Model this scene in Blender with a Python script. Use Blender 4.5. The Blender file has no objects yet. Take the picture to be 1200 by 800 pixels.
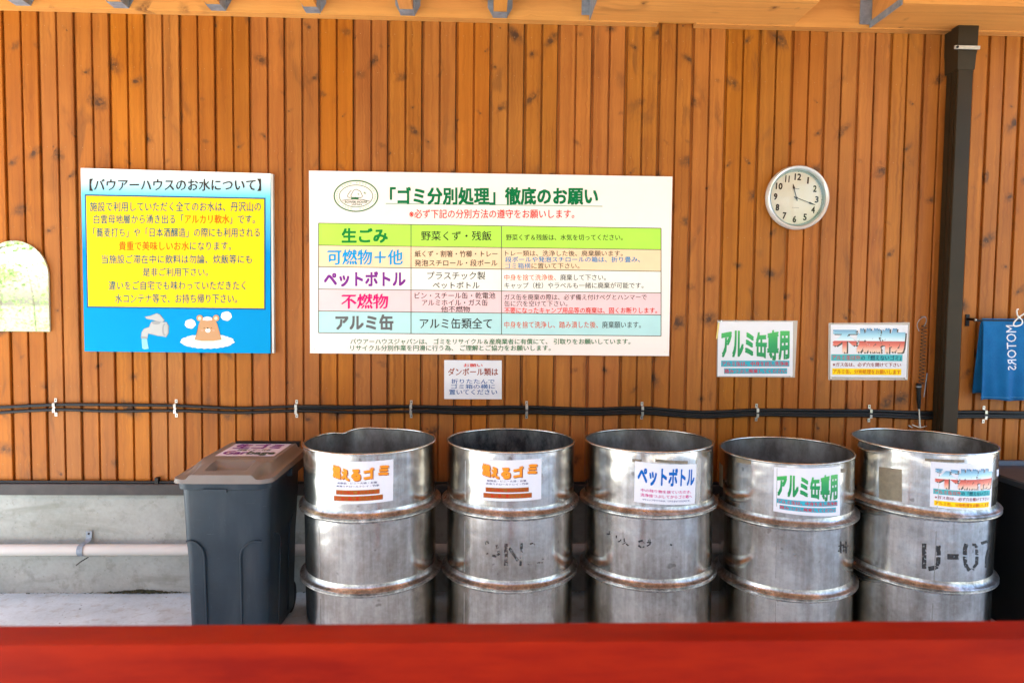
import bpy, bmesh, math, random
from mathutils import Vector, Matrix
random.seed(7)
S = bpy.context.scene
COL = S.collection
R = math.radians

# ---------------------------------------------------------------- camera
CAM = Vector((0.0, -3.4, 1.445))
CM = Matrix(((0.9993474, 0.03491621, -0.0092537),
             (-0.03440024, 0.99810439, 0.05103179),
             (0.011018, -0.05068016, 0.99865416)))   # columns: right, forward, up
FPX = 800.0
cd = bpy.data.cameras.new('camera')
cam = bpy.data.objects.new('camera', cd); COL.objects.link(cam)
rt, fw, up = CM.col[0], CM.col[1], CM.col[2]
m = Matrix((rt, up, -fw)).transposed().to_4x4(); m.translation = CAM
cam.matrix_world = m
cd.sensor_width = 36; cd.lens = 24.0; cd.clip_start = 0.05; cd.clip_end = 2000
cd.dof.use_dof = True; cd.dof.focus_distance = 3.25; cd.dof.aperture_fstop = 2.3
S.camera = cam

# ---------------------------------------------------------------- world, sun, exposure
SUN_EL, SUN_AZ = R(58), R(305)        # azimuth clockwise from +Y
w = bpy.data.worlds.new('World'); S.world = w; w.use_nodes = True
nt = w.node_tree
sky = nt.nodes.new('ShaderNodeTexSky'); sky.sky_type = 'NISHITA'; sky.sun_disc = False
sky.sun_elevation = SUN_EL; sky.sun_rotation = SUN_AZ; sky.air_density = 1.2; sky.dust_density = 2.5
bg = nt.nodes['Background']; bg.inputs[1].default_value = 0.12
nt.links.new(sky.outputs[0], bg.inputs[0])
sl = bpy.data.lights.new('sun', 'SUN'); sl.energy = 5.0; sl.angle = R(0.5); sl.color = (1, 0.95, 0.87)
so = bpy.data.objects.new('sun', sl); COL.objects.link(so)
dirv = Vector((math.sin(SUN_AZ) * math.cos(SUN_EL), math.cos(SUN_AZ) * math.cos(SUN_EL), math.sin(SUN_EL)))
so.rotation_euler = dirv.to_track_quat('Z', 'Y').to_euler(); so.location = (0, 0, 12)
vs = S.view_settings
vs.view_transform = 'Standard'; vs.look = 'None'; vs.gamma = 1.0; vs.use_curve_mapping = False
vs.exposure = 2.9
S.cycles.max_bounces = 10; S.cycles.diffuse_bounces = 5; S.cycles.glossy_bounces = 5
S.cycles.transparent_max_bounces = 12

# ---------------------------------------------------------------- helpers
def ray(px, py):
    return (CM @ Vector(((px - 600) / FPX, 1.0, -(py - 400) / FPX)))
def W(px, py, Y=0.0):
    """point of the photograph (1200x800) on the plane at depth Y"""
    d = ray(px, py); t = (Y - CAM.y) / d.y
    return CAM + d * t

def thing(name, label, cat, loc=(0, 0, 0), rot=(0, 0, 0), group=None):
    o = bpy.data.objects.new(name, None); COL.objects.link(o)
    o.location = loc; o.rotation_euler = rot; o['label'] = label; o['category'] = cat
    if group: o['group'] = group
    o.empty_display_size = 0.1
    return o
def tag(o, label, cat, group=None):
    o['label'] = label; o['category'] = cat
    if group: o['group'] = group
    return o
def PM(p):
    """world matrix of a chain of parents (no depsgraph needed)"""
    if p is None: return Matrix.Identity(4)
    return PM(p.parent) @ (Matrix.Translation(p.location) @ p.rotation_euler.to_matrix().to_4x4())
def link(name, me, mats, parent=None, loc=None):
    o = bpy.data.objects.new(name, me); COL.objects.link(o)
    if mats is not None:
        if not isinstance(mats, (list, tuple)): mats = [mats]
        for mm in mats: me.materials.append(mm)
    if parent: o.parent = parent
    if loc: o.location = loc
    return o
def obj(name, bm, mats, parent=None, smooth=None, bevel=0, kind=None):
    if bevel:
        es = [e for e in bm.edges if len(e.link_faces) == 2 and e.calc_face_angle(0) > 0.6]
        bmesh.ops.bevel(bm, geom=es, offset=bevel, segments=2, affect='EDGES', profile=0.5)
    bmesh.ops.recalc_face_normals(bm, faces=bm.faces)
    me = bpy.data.meshes.new(name); bm.to_mesh(me); bm.free()
    if smooth is not None:
        for p in me.polygons: p.use_smooth = True
        me.set_sharp_from_angle(angle=R(smooth))
    o = link(name, me, mats, parent)
    if kind: o['kind'] = kind
    return o
def box(bm, x0, x1, y0, y1, z0, z1, mi=0):
    v = [bm.verts.new(p) for p in ((x0,y0,z0),(x1,y0,z0),(x1,y1,z0),(x0,y1,z0),(x0,y0,z1),(x1,y0,z1),(x1,y1,z1),(x0,y1,z1))]
    for f in ((3,2,1,0),(4,5,6,7),(0,1,5,4),(1,2,6,5),(2,3,7,6),(3,0,4,7)):
        q = bm.faces.new([v[i] for i in f]); q.material_index = mi
    return v
def newbox(*a):
    bm = bmesh.new(); box(bm, *a); return bm
def tube(bm, pts, r, n=10, cap=True, closed=False):
    pts = [Vector(p) for p in pts]; rings = []
    up0 = None; N = len(pts)
    for i, p in enumerate(pts):
        a = pts[(i-1) % N] if (closed or i > 0) else p
        b = pts[(i+1) % N] if (closed or i < N-1) else p
        t = (b - a).normalized()
        if up0 is None:
            up0 = Vector((0,0,1)) if abs(t.z) < 0.9 else Vector((1,0,0))
        u = (up0 - t * up0.dot(t)).normalized(); up0 = u; v = t.cross(u)
        rr = r[i] if isinstance(r, (list, tuple)) else r
        rings.append([bm.verts.new(p + (u*math.cos(k*2*math.pi/n) + v*math.sin(k*2*math.pi/n))*rr) for k in range(n)])
    for i in range(N if closed else N-1):
        a, b = rings[i], rings[(i+1) % N]
        for k in range(n): bm.faces.new((a[k], a[(k+1)%n], b[(k+1)%n], b[k]))
    if cap and not closed:
        bm.faces.new(list(reversed(rings[0]))); bm.faces.new(rings[-1])
def lathe(bm, prof, n=96, closed=False):
    """prof: (r, z) list around the Z axis"""
    rings = []
    for r, z in prof:
        if r < 1e-5: rings.append([bm.verts.new((0,0,z))])
        else: rings.append([bm.verts.new((r*math.cos(2*math.pi*k/n), r*math.sin(2*math.pi*k/n), z)) for k in range(n)])
    M_ = len(rings)
    for i in range(M_ if closed else M_-1):
        a, b = rings[i], rings[(i+1) % M_]
        for k in range(n):
            k2 = (k+1) % n
            if len(a) == 1 and len(b) == 1: continue
            if len(a) == 1: bm.faces.new((a[0], b[k2], b[k]))
            elif len(b) == 1: bm.faces.new((a[k], a[k2], b[0]))
            else: bm.faces.new((a[k], a[k2], b[k2], b[k]))
def prism(bm, pts, y0, y1):
    """outline (x,z) extruded from y0 to y1"""
    a = [bm.verts.new((x, y0, z)) for x, z in pts]; b = [bm.verts.new((x, y1, z)) for x, z in pts]
    bm.faces.new(a); bm.faces.new(list(reversed(b)))
    n = len(pts)
    for i in range(n): bm.faces.new((a[i], b[i], b[(i+1)%n], a[(i+1)%n]))
def smoothpts(pts, n=6):
    """Catmull-Rom through the points"""
    P = [Vector(p) for p in pts]; out = []
    for i in range(len(P)-1):
        p0 = P[max(i-1,0)]; p1 = P[i]; p2 = P[i+1]; p3 = P[min(i+2,len(P)-1)]
        for k in range(n):
            t = k/n
            out.append(0.5*((2*p1)+(p2-p0)*t+(2*p0-5*p1+4*p2-p3)*t*t+(3*p1-p0-3*p2+p3)*t**3))
    out.append(P[-1]); return out

# ---------------------------------------------------------------- materials
def srgb(r, g, b):
    f = lambda c: (c/255/12.92) if c/255 <= 0.04045 else ((c/255+0.055)/1.055)**2.4
    return (f(r), f(g), f(b), 1)
class NT:
    def __init__(s, name):
        s.m = bpy.data.materials.new(name); s.m.use_nodes = True; s.t = s.m.node_tree
        s.b = s.t.nodes['Principled BSDF']; s.out = s.t.nodes['Material Output']
    def n(s, typ, ins=None, **kw):
        nd = s.t.nodes.new(typ)
        for k, v in kw.items(): setattr(nd, k, v)
        for k, v in (ins or {}).items(): s.set(nd.inputs[k], v)
        return nd
    def set(s, sock, v):
        if hasattr(v, 'is_output') or isinstance(v, bpy.types.NodeSocket): s.t.links.new(v, sock)
        elif isinstance(v, bpy.types.Node): s.t.links.new(v.outputs[0], sock)
        else: sock.default_value = v
    def P(s, **kw):
        for k, v in kw.items(): s.set(s.b.inputs[k.replace('_', ' ')], v)
    def math(s, op, a, b=0.0, c=None, clamp=False):
        nd = s.n('ShaderNodeMath', operation=op, use_clamp=clamp); s.set(nd.inputs[0], a); s.set(nd.inputs[1], b)
        if c is not None: s.set(nd.inputs[2], c)
        return nd.outputs[0]
    def vm(s, op, a, b=(0,0,0)):
        nd = s.n('ShaderNodeVectorMath', operation=op); s.set(nd.inputs[0], a); s.set(nd.inputs[1], b)
        return nd.outputs['Value'] if op == 'LENGTH' else nd.outputs[0]
    def co(s, out='Object'): return s.n('ShaderNodeTexCoord').outputs[out]
    def noise(s, vec, scale=1.0, detail=4.0, rough=0.55, dist=0.0, out=0):
        return s.n('ShaderNodeTexNoise', {'Vector': vec, 'Scale': scale, 'Detail': detail, 'Roughness': rough, 'Distortion': dist}).outputs[out]
    def ss(s, v, a, b, lo=0.0, hi=1.0):
        nd = s.n('ShaderNodeMapRange', interpolation_type='SMOOTHSTEP'); s.set(nd.inputs[0], v)
        nd.inputs[1].default_value = a; nd.inputs[2].default_value = b; nd.inputs[3].default_value = lo; nd.inputs[4].default_value = hi
        return nd.outputs[0]
    def mix(s, f, a, b, mode='MIX'):
        nd = s.n('ShaderNodeMix', data_type='RGBA', blend_type=mode); nd.clamp_factor = True
        s.set(nd.inputs[0], f); s.set(nd.inputs[6], a); s.set(nd.inputs[7], b); return nd.outputs[2]
    def ramp(s, f, stops):
        nd = s.n('ShaderNodeValToRGB'); s.set(nd.inputs[0], f); cr = nd.color_ramp
        while len(cr.elements) < len(stops): cr.elements.new(0.5)
        for e, (p, c) in zip(cr.elements, stops): e.position = p; e.color = c
        return nd.outputs[0]
    def bump(s, h, strength=0.3, dist=0.01):
        nd = s.n('ShaderNodeBump', {'Height': h, 'Strength': strength, 'Distance': dist}); s.set(s.b.inputs['Normal'], nd.outputs[0])

def wood(name, lo, hi, knot, axis='Z', rough=0.5, kden=0.42, redden=(0.37, 0.108, 0.012, 1)):
    t = NT(name)
    co = t.co(); rnd = t.n('ShaderNodeObjectInfo').outputs['Random']
    off = t.n('ShaderNodeCombineXYZ', {0: t.math('MULTIPLY', rnd, 31.7), 1: t.math('MULTIPLY', rnd, 7.3), 2: t.math('MULTIPLY', rnd, 83.1)})
    sep = t.n('ShaderNodeSeparateXYZ', {0: co})
    if axis == 'Z': a, b, d = sep.outputs[0], sep.outputs[2], sep.outputs[1]
    elif axis == 'X': a, b, d = t.math('ADD', sep.outputs[2], sep.outputs[1]), sep.outputs[0], 0.0
    else: a, b, d = t.math('ADD', sep.outputs[0], sep.outputs[2]), sep.outputs[1], 0.0
    v = t.n('ShaderNodeCombineXYZ', {0: a, 1: d, 2: b}).outputs[0]      # x across, z along the grain
    v = t.vm('ADD', v, off.outputs[0])
    warp = t.noise(v, 22.0, 2.0, out=1)
    vw = t.vm('ADD', v, t.vm('MULTIPLY', t.vm('SUBTRACT', warp, (0.5,0.5,0.5)), (0.022, 0.0, 0.022)))
    # knots: one candidate per cell, about 12 cm across and 30 cm along
    s2 = t.n('ShaderNodeSeparateXYZ', {0: vw})
    KX, KZ = 8.5, 3.6
    sc = t.n('ShaderNodeCombineXYZ', {0: t.math('MULTIPLY', s2.outputs[0], KX), 1: t.math('MULTIPLY', s2.outputs[2], KZ), 2: 0.0}).outputs[0]
    vo = t.n('ShaderNodeTexVoronoi', {'Vector': sc, 'Scale': 1.0, 'Randomness': 1.0}, voronoi_dimensions='2D')
    df = t.vm('MULTIPLY', t.vm('SUBTRACT', sc, vo.outputs['Position']), (1/KX, 1/KZ, 0))
    kc = t.n('ShaderNodeSeparateColor', {0: vo.outputs['Color']})
    gate = t.math('LESS_THAN', kc.outputs[0], kden)
    size = t.math('MULTIPLY_ADD', t.math('POWER', kc.outputs[1], 2.2), 1.15, 0.42)
    L = t.math('DIVIDE', t.vm('LENGTH', t.vm('MULTIPLY', df, (1.0, 1.15, 1))), size)
    core = t.math('MULTIPLY', t.ss(L, 0.0065, 0.0145, 1, 0), gate)
    # streaky smear trailing along the grain on one side of the knot
    sd = t.n('ShaderNodeSeparateXYZ', {0: df})
    shear = t.math('MULTIPLY_ADD', kc.outputs[2], 1.7, -0.85)
    tl = t.n('ShaderNodeCombineXYZ', {0: t.math('MULTIPLY_ADD', sd.outputs[0], 0.85, t.math('MULTIPLY_ADD', kc.outputs[2], 0.02, -0.01)), 1: t.math('MULTIPLY', t.math('ADD', sd.outputs[1], t.math('MULTIPLY', shear, sd.outputs[0])), 1.15), 2: 0}).outputs[0]
    gate2 = t.math('LESS_THAN', kc.outputs[0], kden*1.5)
    halo = t.math('MULTIPLY', t.ss(t.math('DIVIDE', t.vm('LENGTH', tl), size), 0.006, 0.042, 1, 0), gate2)
    halo = t.math('MULTIPLY', halo, t.ss(t.noise(vw, 60, 3), 0.3, 0.65, 0.35, 1))
    sd0 = t.n('ShaderNodeSeparateXYZ', {0: df}).outputs[0]
    # grain
    bend = t.math('MULTIPLY', t.ss(L, 0.0, 0.055, 1, 0), t.math('MULTIPLY', sd0, 0.9))
    gx = t.math('ADD', s2.outputs[0], bend)
    g = t.n('ShaderNodeCombineXYZ', {0: t.math('MULTIPLY', gx, 95.0), 1: 0, 2: t.math('MULTIPLY', s2.outputs[2], 2.2)}).outputs[0]
    fine = t.noise(g, 1.0, 5.0, 0.62)
    g2 = t.n('ShaderNodeCombineXYZ', {0: t.math('MULTIPLY', gx, 24.0), 1: 3.0, 2: t.math('MULTIPLY', s2.outputs[2], 1.1)}).outputs[0]
    broad = t.noise(g2, 1.0, 3.0, 0.5, 0.6)
    blot = t.noise(v, 3.2, 3.0, 0.5)
    f = t.math('ADD', t.math('MULTIPLY', fine, 0.42), t.math('ADD', t.math('MULTIPLY', broad, 0.38), t.math('MULTIPLY', blot, 0.28)))
    base = t.ramp(f, [(0.36, lo), (0.68, hi)])
    stv = t.n('ShaderNodeCombineXYZ', {0: t.math('MULTIPLY', s2.outputs[0], 30.0), 1: 9.0, 2: t.math('MULTIPLY', s2.outputs[2], 0.7)}).outputs[0]
    base = t.mix(t.math('MULTIPLY', t.ss(t.noise(stv, 1.0, 3.0, 0.6), 0.55, 0.72), 0.4), base, tuple(x*0.45 for x in lo[:3])+(1,))
    base = t.mix(t.ss(t.noise(v, 1.4, 1.0), 0.35, 0.7, 0, 0.3), base, redden)
    hv = t.n('ShaderNodeHueSaturation', {'Hue': t.math('MULTIPLY_ADD', t.math('FRACT', t.math('MULTIPLY', rnd, 17.0)), 0.005, 0.4975), 'Saturation': t.math('MULTIPLY_ADD', t.math('FRACT', t.math('MULTIPLY', rnd, 5.3)), 0.06, 0.97),
                                          'Value': t.math('MULTIPLY_ADD', rnd, 0.17, 0.90), 'Color': base})
    cloud = t.ss(t.noise(t.vm('MULTIPLY', v, (9, 9, 3.2)), 1.0, 3.0, 0.55, 0.8), 0.58, 0.74, 0, 0.38)
    base2 = t.mix(cloud, hv.outputs[0], knot)
    c = t.mix(t.math('MULTIPLY', halo, t.math('MULTIPLY_ADD', kc.outputs[1], 0.70, 0.26)), base2, knot)
    rings = t.math('MULTIPLY_ADD', t.math('SINE', t.math('MULTIPLY', L, 2000.0)), 0.25, 0.70)
    c = t.mix(t.math('MULTIPLY', core, rings), c, knot)
    t.P(Base_Color=c, Roughness=t.math('MULTIPLY_ADD', fine, 0.2, rough - 0.1))
    t.b.inputs['Specular IOR Level'].default_value = 0.22
    t.bump(t.math('ADD', fine, t.math('MULTIPLY', core, -0.8)), 0.25, 0.002)
    return t.m

M_BOARD = wood('stained_board', (0.225, 0.062, 0.007, 1), (0.44, 0.152, 0.019, 1), (0.060, 0.027, 0.014, 1), kden=0.46)
M_LEDGER = wood('pine_beam', (0.50, 0.20, 0.040, 1), (0.68, 0.31, 0.070, 1), (0.14, 0.05, 0.02, 1), axis='X', kden=0.16, redden=(0.60, 0.24, 0.05, 1))
M_JOIST = wood('pine_joist', (0.50, 0.20, 0.045, 1), (0.66, 0.30, 0.08, 1), (0.12, 0.045, 0.018, 1), axis='Y', kden=0.15, redden=(0.6, 0.24, 0.05, 1))

def plain(name, col, rough=0.5, metal=0.0, var=0.12, scale=9.0, bump=0.0, bscale=40.0, coat=0.0, spec=0.5):
    t = NT(name); co = t.co()
    n = t.noise(co, scale, 5.0, 0.6)
    c0 = tuple(x*(1-var) for x in col[:3]) + (1,); c1 = tuple(min(1, x*(1+var)) for x in col[:3]) + (1,)
    t.P(Base_Color=t.ramp(n, [(0.3, c0), (0.7, c1)]), Roughness=t.math('MULTIPLY_ADD', n, 0.16, rough-0.08), Metallic=metal)
    t.b.inputs['Coat Weight'].default_value = coat; t.b.inputs['Coat Roughness'].default_value = 0.06
    t.b.inputs['Specular IOR Level'].default_value = spec
    if bump: t.bump(t.noise(co, bscale, 4.0), bump, 0.004)
    return t.m
_ink = {}
def ink(r, g, b, coat=0.0):
    k = (r, g, b, coat)
    if k not in _ink:
        _ink[k] = plain('ink_%d_%d_%d' % (r, g, b), srgb(r, g, b), 0.5, var=0.03, coat=coat, spec=0.15)
    return _ink[k]

def steel_mat():
    t = NT('stainless_steel'); co = t.co(); rnd = t.n('ShaderNodeObjectInfo').outputs['Random']
    v = t.vm('ADD', co, t.n('ShaderNodeCombineXYZ', {0: t.math('MULTIPLY', rnd, 9.0), 1: t.math('MULTIPLY', rnd, 5.0), 2: t.math('MULTIPLY', rnd, 3.0)}).outputs[0])
    dirt = t.noise(v, 3.0, 6.0, 0.6, 0.4)
    speck = t.noise(v, 46.0, 4.0, 0.7)
    runs = t.noise(t.vm('MULTIPLY', v, (20, 20, 1.4)), 1.0, 5.0, 0.65)
    d = t.math('ADD', t.math('MULTIPLY', dirt, 0.48), t.math('ADD', t.math('MULTIPLY', speck, 0.17), t.math('MULTIPLY', runs, 0.35)))
    c = t.ramp(d, [(0.36, (0.28, 0.24, 0.20, 1)), (0.47, (0.51, 0.485, 0.435, 1)), (0.60, (0.81, 0.795, 0.74, 1))])
    # thin random scratches
    scr = t.n('ShaderNodeTexNoise', {'Vector': t.vm('MULTIPLY', v, (6, 6, 60)), 'Scale': 2.2, 'Detail': 3.0, 'Roughness': 0.8})
    sm = t.ss(scr.outputs[0], 0.66, 0.72)
    c = t.mix(t.math('MULTIPLY', sm, 0.35), c, (0.85, 0.84, 0.82, 1))
    spots = t.ss(t.noise(v, 19.0, 2.0, 0.5), 0.70, 0.76)
    c = t.mix(t.math('MULTIPLY', spots, 0.5), c, (0.12, 0.10, 0.085, 1))
    t.P(Base_Color=c, Metallic=1.0, Roughness=t.math('MULTIPLY_ADD', d, -0.42, 0.375), Anisotropic=0.6, Tangent=t.n('ShaderNodeTangent', direction_type='RADIAL', axis='Z'))
    h = t.math('ADD', t.math('MULTIPLY', t.noise(t.vm('MULTIPLY', v, (1, 1, 1.6)), 4.2, 2.0, 0.5), 1.0), t.math('MULTIPLY', t.noise(v, 130.0, 2.0), 0.010))
    t.bump(h, 0.30, 0.02)
    return t.m
M_STEEL = steel_mat()
def hoop_mat():
    t = NT('worn_hoop_steel'); co = t.co(); n = t.noise(co, 14.0, 6.0, 0.7); f_ = t.noise(co, 70.0, 3.0, 0.6)
    t.P(Base_Color=t.ramp(t.math('ADD', t.math('MULTIPLY', n, 0.7), t.math('MULTIPLY', f_, 0.3)), [(0.36, (0.20, 0.185, 0.17, 1)), (0.50, (0.40, 0.39, 0.375, 1)), (0.62, (0.70, 0.69, 0.68, 1))]), Metallic=0.95, Roughness=t.math('MULTIPLY_ADD', n, -0.35, 0.50))
    t.bump(n, 0.10, 0.006); return t.m
M_HOOP = hoop_mat()
def inner_mat(name, a, b, metal=0.9):
    t = NT(name); n = t.noise(t.vm('MULTIPLY', t.co(), (1, 1, 0.6)), 7.0, 6.0, 0.7)
    t.P(Base_Color=t.ramp(n, [(0.38, a), (0.62, b)]), Metallic=metal, Roughness=0.38); t.bump(n, 0.3, 0.01); return t.m
M_INNER = inner_mat('inner_steel', (0.20, 0.18, 0.16, 1), (0.42, 0.40, 0.38, 1))
M_SOOT = inner_mat('sooty_inner_steel', (0.03, 0.03, 0.032, 1), (0.20, 0.19, 0.18, 1), 0.6)
M_ZINC = plain('galvanised_steel', (0.22, 0.25, 0.29, 1), 0.5, metal=0.25, var=0.3, scale=30)
M_ZINC_LIGHT = plain('bright_galvanised_steel', (0.52, 0.51, 0.47, 1), 0.3, metal=0.6, var=0.12, scale=40)
M_BROWN = plain('brown_downpipe_metal', (0.028, 0.017, 0.008, 1), 0.4, var=0.2, scale=6, spec=0.16)
M_SILL = plain('brown_flashing', (0.045, 0.036, 0.034, 1), 0.5, spec=0.3, var=0.35, scale=14, bump=0.2)
M_CABLE = plain('black_cable_sheath', (0.012, 0.011, 0.011, 1), 0.45, var=0.2, spec=0.3)
M_BLACK = plain('black_plastic', (0.007, 0.007, 0.008, 1), 0.5, var=0.25, scale=5, spec=0.25)
M_PVC = plain('white_pvc', (0.54, 0.51, 0.47, 1), 0.4, spec=0.3, var=0.04, scale=3)
M_WHITE = plain('white_plastic', (0.80, 0.80, 0.78, 1), 0.3, var=0.03)
M_PAPER = plain('white_paper', (0.76, 0.75, 0.79, 1), 0.5, var=0.02, coat=0.25, spec=0.2)
M_LAMINATE = NT('clear_laminate')
M_LAMINATE.P(Base_Color=(0.9, 0.88, 0.82, 1), Roughness=0.12); M_LAMINATE.b.inputs['Alpha'].default_value = 0.30
M_LAMINATE = M_LAMINATE.m
M_CREAM = plain('cream_sign_face', srgb(245, 231, 224), 0.36, var=0.025, scale=1.5, spec=0.3)
M_GREYEDGE = plain('sign_edge', (0.55, 0.56, 0.54, 1), 0.4, metal=0.3, var=0.1)
M_GLASS = NT('clock_glass')
_m = M_GLASS
tr = _m.n('ShaderNodeBsdfTransparent'); gl = _m.n('ShaderNodeBsdfGlossy', {'Roughness': 0.03}); lw = _m.n('ShaderNodeFresnel', {'IOR': 1.5})
mx = _m.n('ShaderNodeMixShader', {0: lw.outputs[0], 1: tr.outputs[0], 2: gl.outputs[0]})
_m.t.links.new(mx.outputs[0], _m.out.inputs[0]); M_GLASS = _m.m
M_MIRROR = plain('mirror_silver', (0.93, 0.94, 0.93, 1), 0.08, metal=1.0, var=0.0)
for n_ in M_MIRROR.node_tree.nodes:
    if n_.type == 'BSDF_PRINCIPLED':
        for l_ in list(n_.inputs['Roughness'].links): M_MIRROR.node_tree.links.remove(l_)
        n_.inputs['Roughness'].default_value = 0.012

def concrete(name, c0, c1, stain, sc=1.0, bumpy=0.4, form=False):
    t = NT(name); co = t.co()
    a = t.noise(co, 2.2*sc, 6.0, 0.6); b = t.noise(co, 55*sc, 3.0, 0.6); f = t.noise(t.vm('MULTIPLY', co, (1, 1, 4.5)), 1.7, 5.0, 0.6, 0.5)
    c = t.ramp(t.math('ADD', t.math('MULTIPLY', a, 0.75), t.math('MULTIPLY', b, 0.25)), [(0.34, c0), (0.66, c1)])
    c = t.mix(t.ss(f, 0.52, 0.72, 0, 0.55), c, stain)
    mot = t.noise(co, 13*sc, 6.0, 0.7)
    c = t.mix(t.ss(mot, 0.50, 0.68, 0, 0.5), c, stain)
    pores = t.ss(t.n('ShaderNodeTexVoronoi', {'Vector': co, 'Scale': 26.0}).outputs[0], 0.07, 0.13, 1, 0)
    c = t.mix(t.math('MULTIPLY', pores, 0.35), c, stain)
    t.P(Base_Color=c, Roughness=0.75)
    t.bump(t.math('ADD', t.math('MULTIPLY', b, 0.5), t.math('MULTIPLY', pores, -0.6)), bumpy, 0.003)
    return t.m
M_CONC = concrete('wall_concrete', (0.27, 0.275, 0.245, 1), (0.40, 0.40, 0.37, 1), (0.18, 0.18, 0.14, 1))
M_FLOOR = concrete('floor_concrete', (0.40, 0.47, 0.50, 1), (0.60, 0.69, 0.73, 1), (0.30, 0.29, 0.26, 1), 1.4)
M_PAVE = concrete('yard_concrete', (0.40, 0.39, 0.37, 1), (0.52, 0.51, 0.48, 1), (0.33, 0.31, 0.28, 1))
def grass_mat():
    t = NT('grass'); n = t.noise(t.co(), 1.2, 8.0, 0.7)
    t.P(Base_Color=t.ramp(n, [(0.3, (0.045, 0.085, 0.02, 1)), (0.7, (0.12, 0.19, 0.045, 1))]), Roughness=0.8); return t.m
M_GRASS = grass_mat()
def leaf_mat(name, a, b):
    t = NT(name); rnd = t.noise(t.co(), 1.6, 3.0)
    c = t.ramp(rnd, [(0.3, a), (0.7, b)])
    t.P(Base_Color=c, Roughness=0.55)
    tl = t.n('ShaderNodeBsdfTranslucent', {'Color': c})
    mxs = t.n('ShaderNodeMixShader', {0: 0.45, 1: t.b.outputs[0], 2: tl.outputs[0]})
    t.t.links.new(mxs.outputs[0], t.out.inputs[0]); return t.m
M_LEAF = leaf_mat('leaves', (0.17, 0.26, 0.07, 1), (0.36, 0.46, 0.20, 1))
M_BARK = plain('bark', (0.12, 0.09, 0.065, 1), 0.85, var=0.35, scale=12, bump=0.6)

# ---------------------------------------------------------------- structure: ground
o = obj('ground', newbox(-150, 150, -300, 60, -0.5, -0.03), M_GRASS); o['kind'] = 'structure'
bm = bmesh.new(); box(bm, -14, 14, -11.5, 1.6, -0.3, -0.008)
o = obj('yard_paving', bm, M_PAVE); o['kind'] = 'structure'
bm = bmesh.new(); box(bm, -5.2, 5.2, -4.9, 0.05, -0.25, 0.0)
o = obj('shelter_floor', bm, M_FLOOR); o['kind'] = 'structure'

# ---------------------------------------------------------------- wooden wall
Z_SILL_T = 0.557; Z_SILL_B = 0.502; Z_TOP = 2.98
wall = thing('wooden_wall', 'orange stained wall of vertical tongue and groove boards above the concrete base', 'wall', (0, 0, Z_SILL_T))
PITCH = 0.1660; H = Z_TOP - Z_SILL_T
def board_mesh():
    # profile in x,y: gap, rib, V groove, rib ; front face at y = 0
    g = 0.0072; P_ = PITCH; m_ = P_/2
    prof = [(-0.004, 0.0135), (g, 0.0135), (g+0.0006, 0.0022), (g+0.0028, 0), (m_-0.0066, 0), (m_-0.0048, 0.002), (m_-0.0042, 0.0125),
            (m_+0.0042, 0.0125), (m_+0.0048, 0.002), (m_+0.0066, 0), (P_-g-0.0028, 0), (P_-g-0.0006, 0.0022), (P_-g, 0.0132), (P_-g, 0.0190), (-0.004, 0.0190)]
    bm = bmesh.new()
    a = [bm.verts.new((x, y, 0)) for x, y in prof]; b = [bm.verts.new((x, y, H)) for x, y in prof]
    n = len(prof)
    for i in range(n): bm.faces.new((a[i], a[(i+1) % n], b[(i+1) % n], b[i]))
    bm.faces.new(a); bm.faces.new(list(reversed(b)))
    bmesh.ops.recalc_face_normals(bm, faces=bm.faces)
    # nail heads
    for zz in (0.09, 0.475, 0.86, 1.245, 1.63, 2.015, 2.20):
        for xx in (0.030, PITCH-0.052):
            c = bm.verts.new((xx, -0.0008, zz)); rg = [bm.verts.new((xx+0.0017*math.cos(k*math.pi/3), -0.0001, zz+0.0017*math.sin(k*math.pi/3))) for k in range(6)]
            for k in range(6):
                f = bm.faces.new((c, rg[k], rg[(k+1) % 6])); f.material_index = 1
    me = bpy.data.meshes.new('wall_board'); bm.to_mesh(me); bm.free()
    me.materials.append(M_BOARD); me.materials.append(plain('nail_head', (0.42, 0.24, 0.12, 1), 0.4, metal=0.4)); return me
bme = board_mesh()
for k in range(-7, 39):
    o = bpy.data.objects.new('wall_board', bme); COL.objects.link(o); o.parent = wall
    o.location = (-2.322 + PITCH*k, random.uniform(-0.0006, 0.0006), 0)
o = obj('wall_backing', newbox(-3.6, 4.2, 0.021, 0.10, -0.02, H+0.35), plain('dark_backing_wood', (0.10, 0.045, 0.016, 1), 0.8), wall)

base = thing('concrete_base', 'pale grey concrete footing wall below the boards', 'wall', (0, 0, 0))
bm = bmesh.new(); box(bm, -3.6, 4.2, 0.004, 0.14, -0.05, Z_SILL_B + 0.02)
obj('concrete_face', bm, M_CONC, base)
bm = bmesh.new()
prism_pts = [(-0.030, Z_SILL_B), (-0.030, Z_SILL_T-0.004), (-0.026, Z_SILL_T), (0.018, Z_SILL_T+0.004), (0.018, Z_SILL_B+0.006), (-0.024, Z_SILL_B+0.003)]
a = [bm.verts.new((-3.6, y, z)) for y, z in prism_pts]; b = [bm.verts.new((4.2, y, z)) for y, z in prism_pts]
for i in range(6): bm.faces.new((a[i], b[i], b[(i+1) % 6], a[(i+1) % 6]))
bm.faces.new(a); bm.faces.new(b)
obj('sill_flashing', bm, M_SILL, base)
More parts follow.
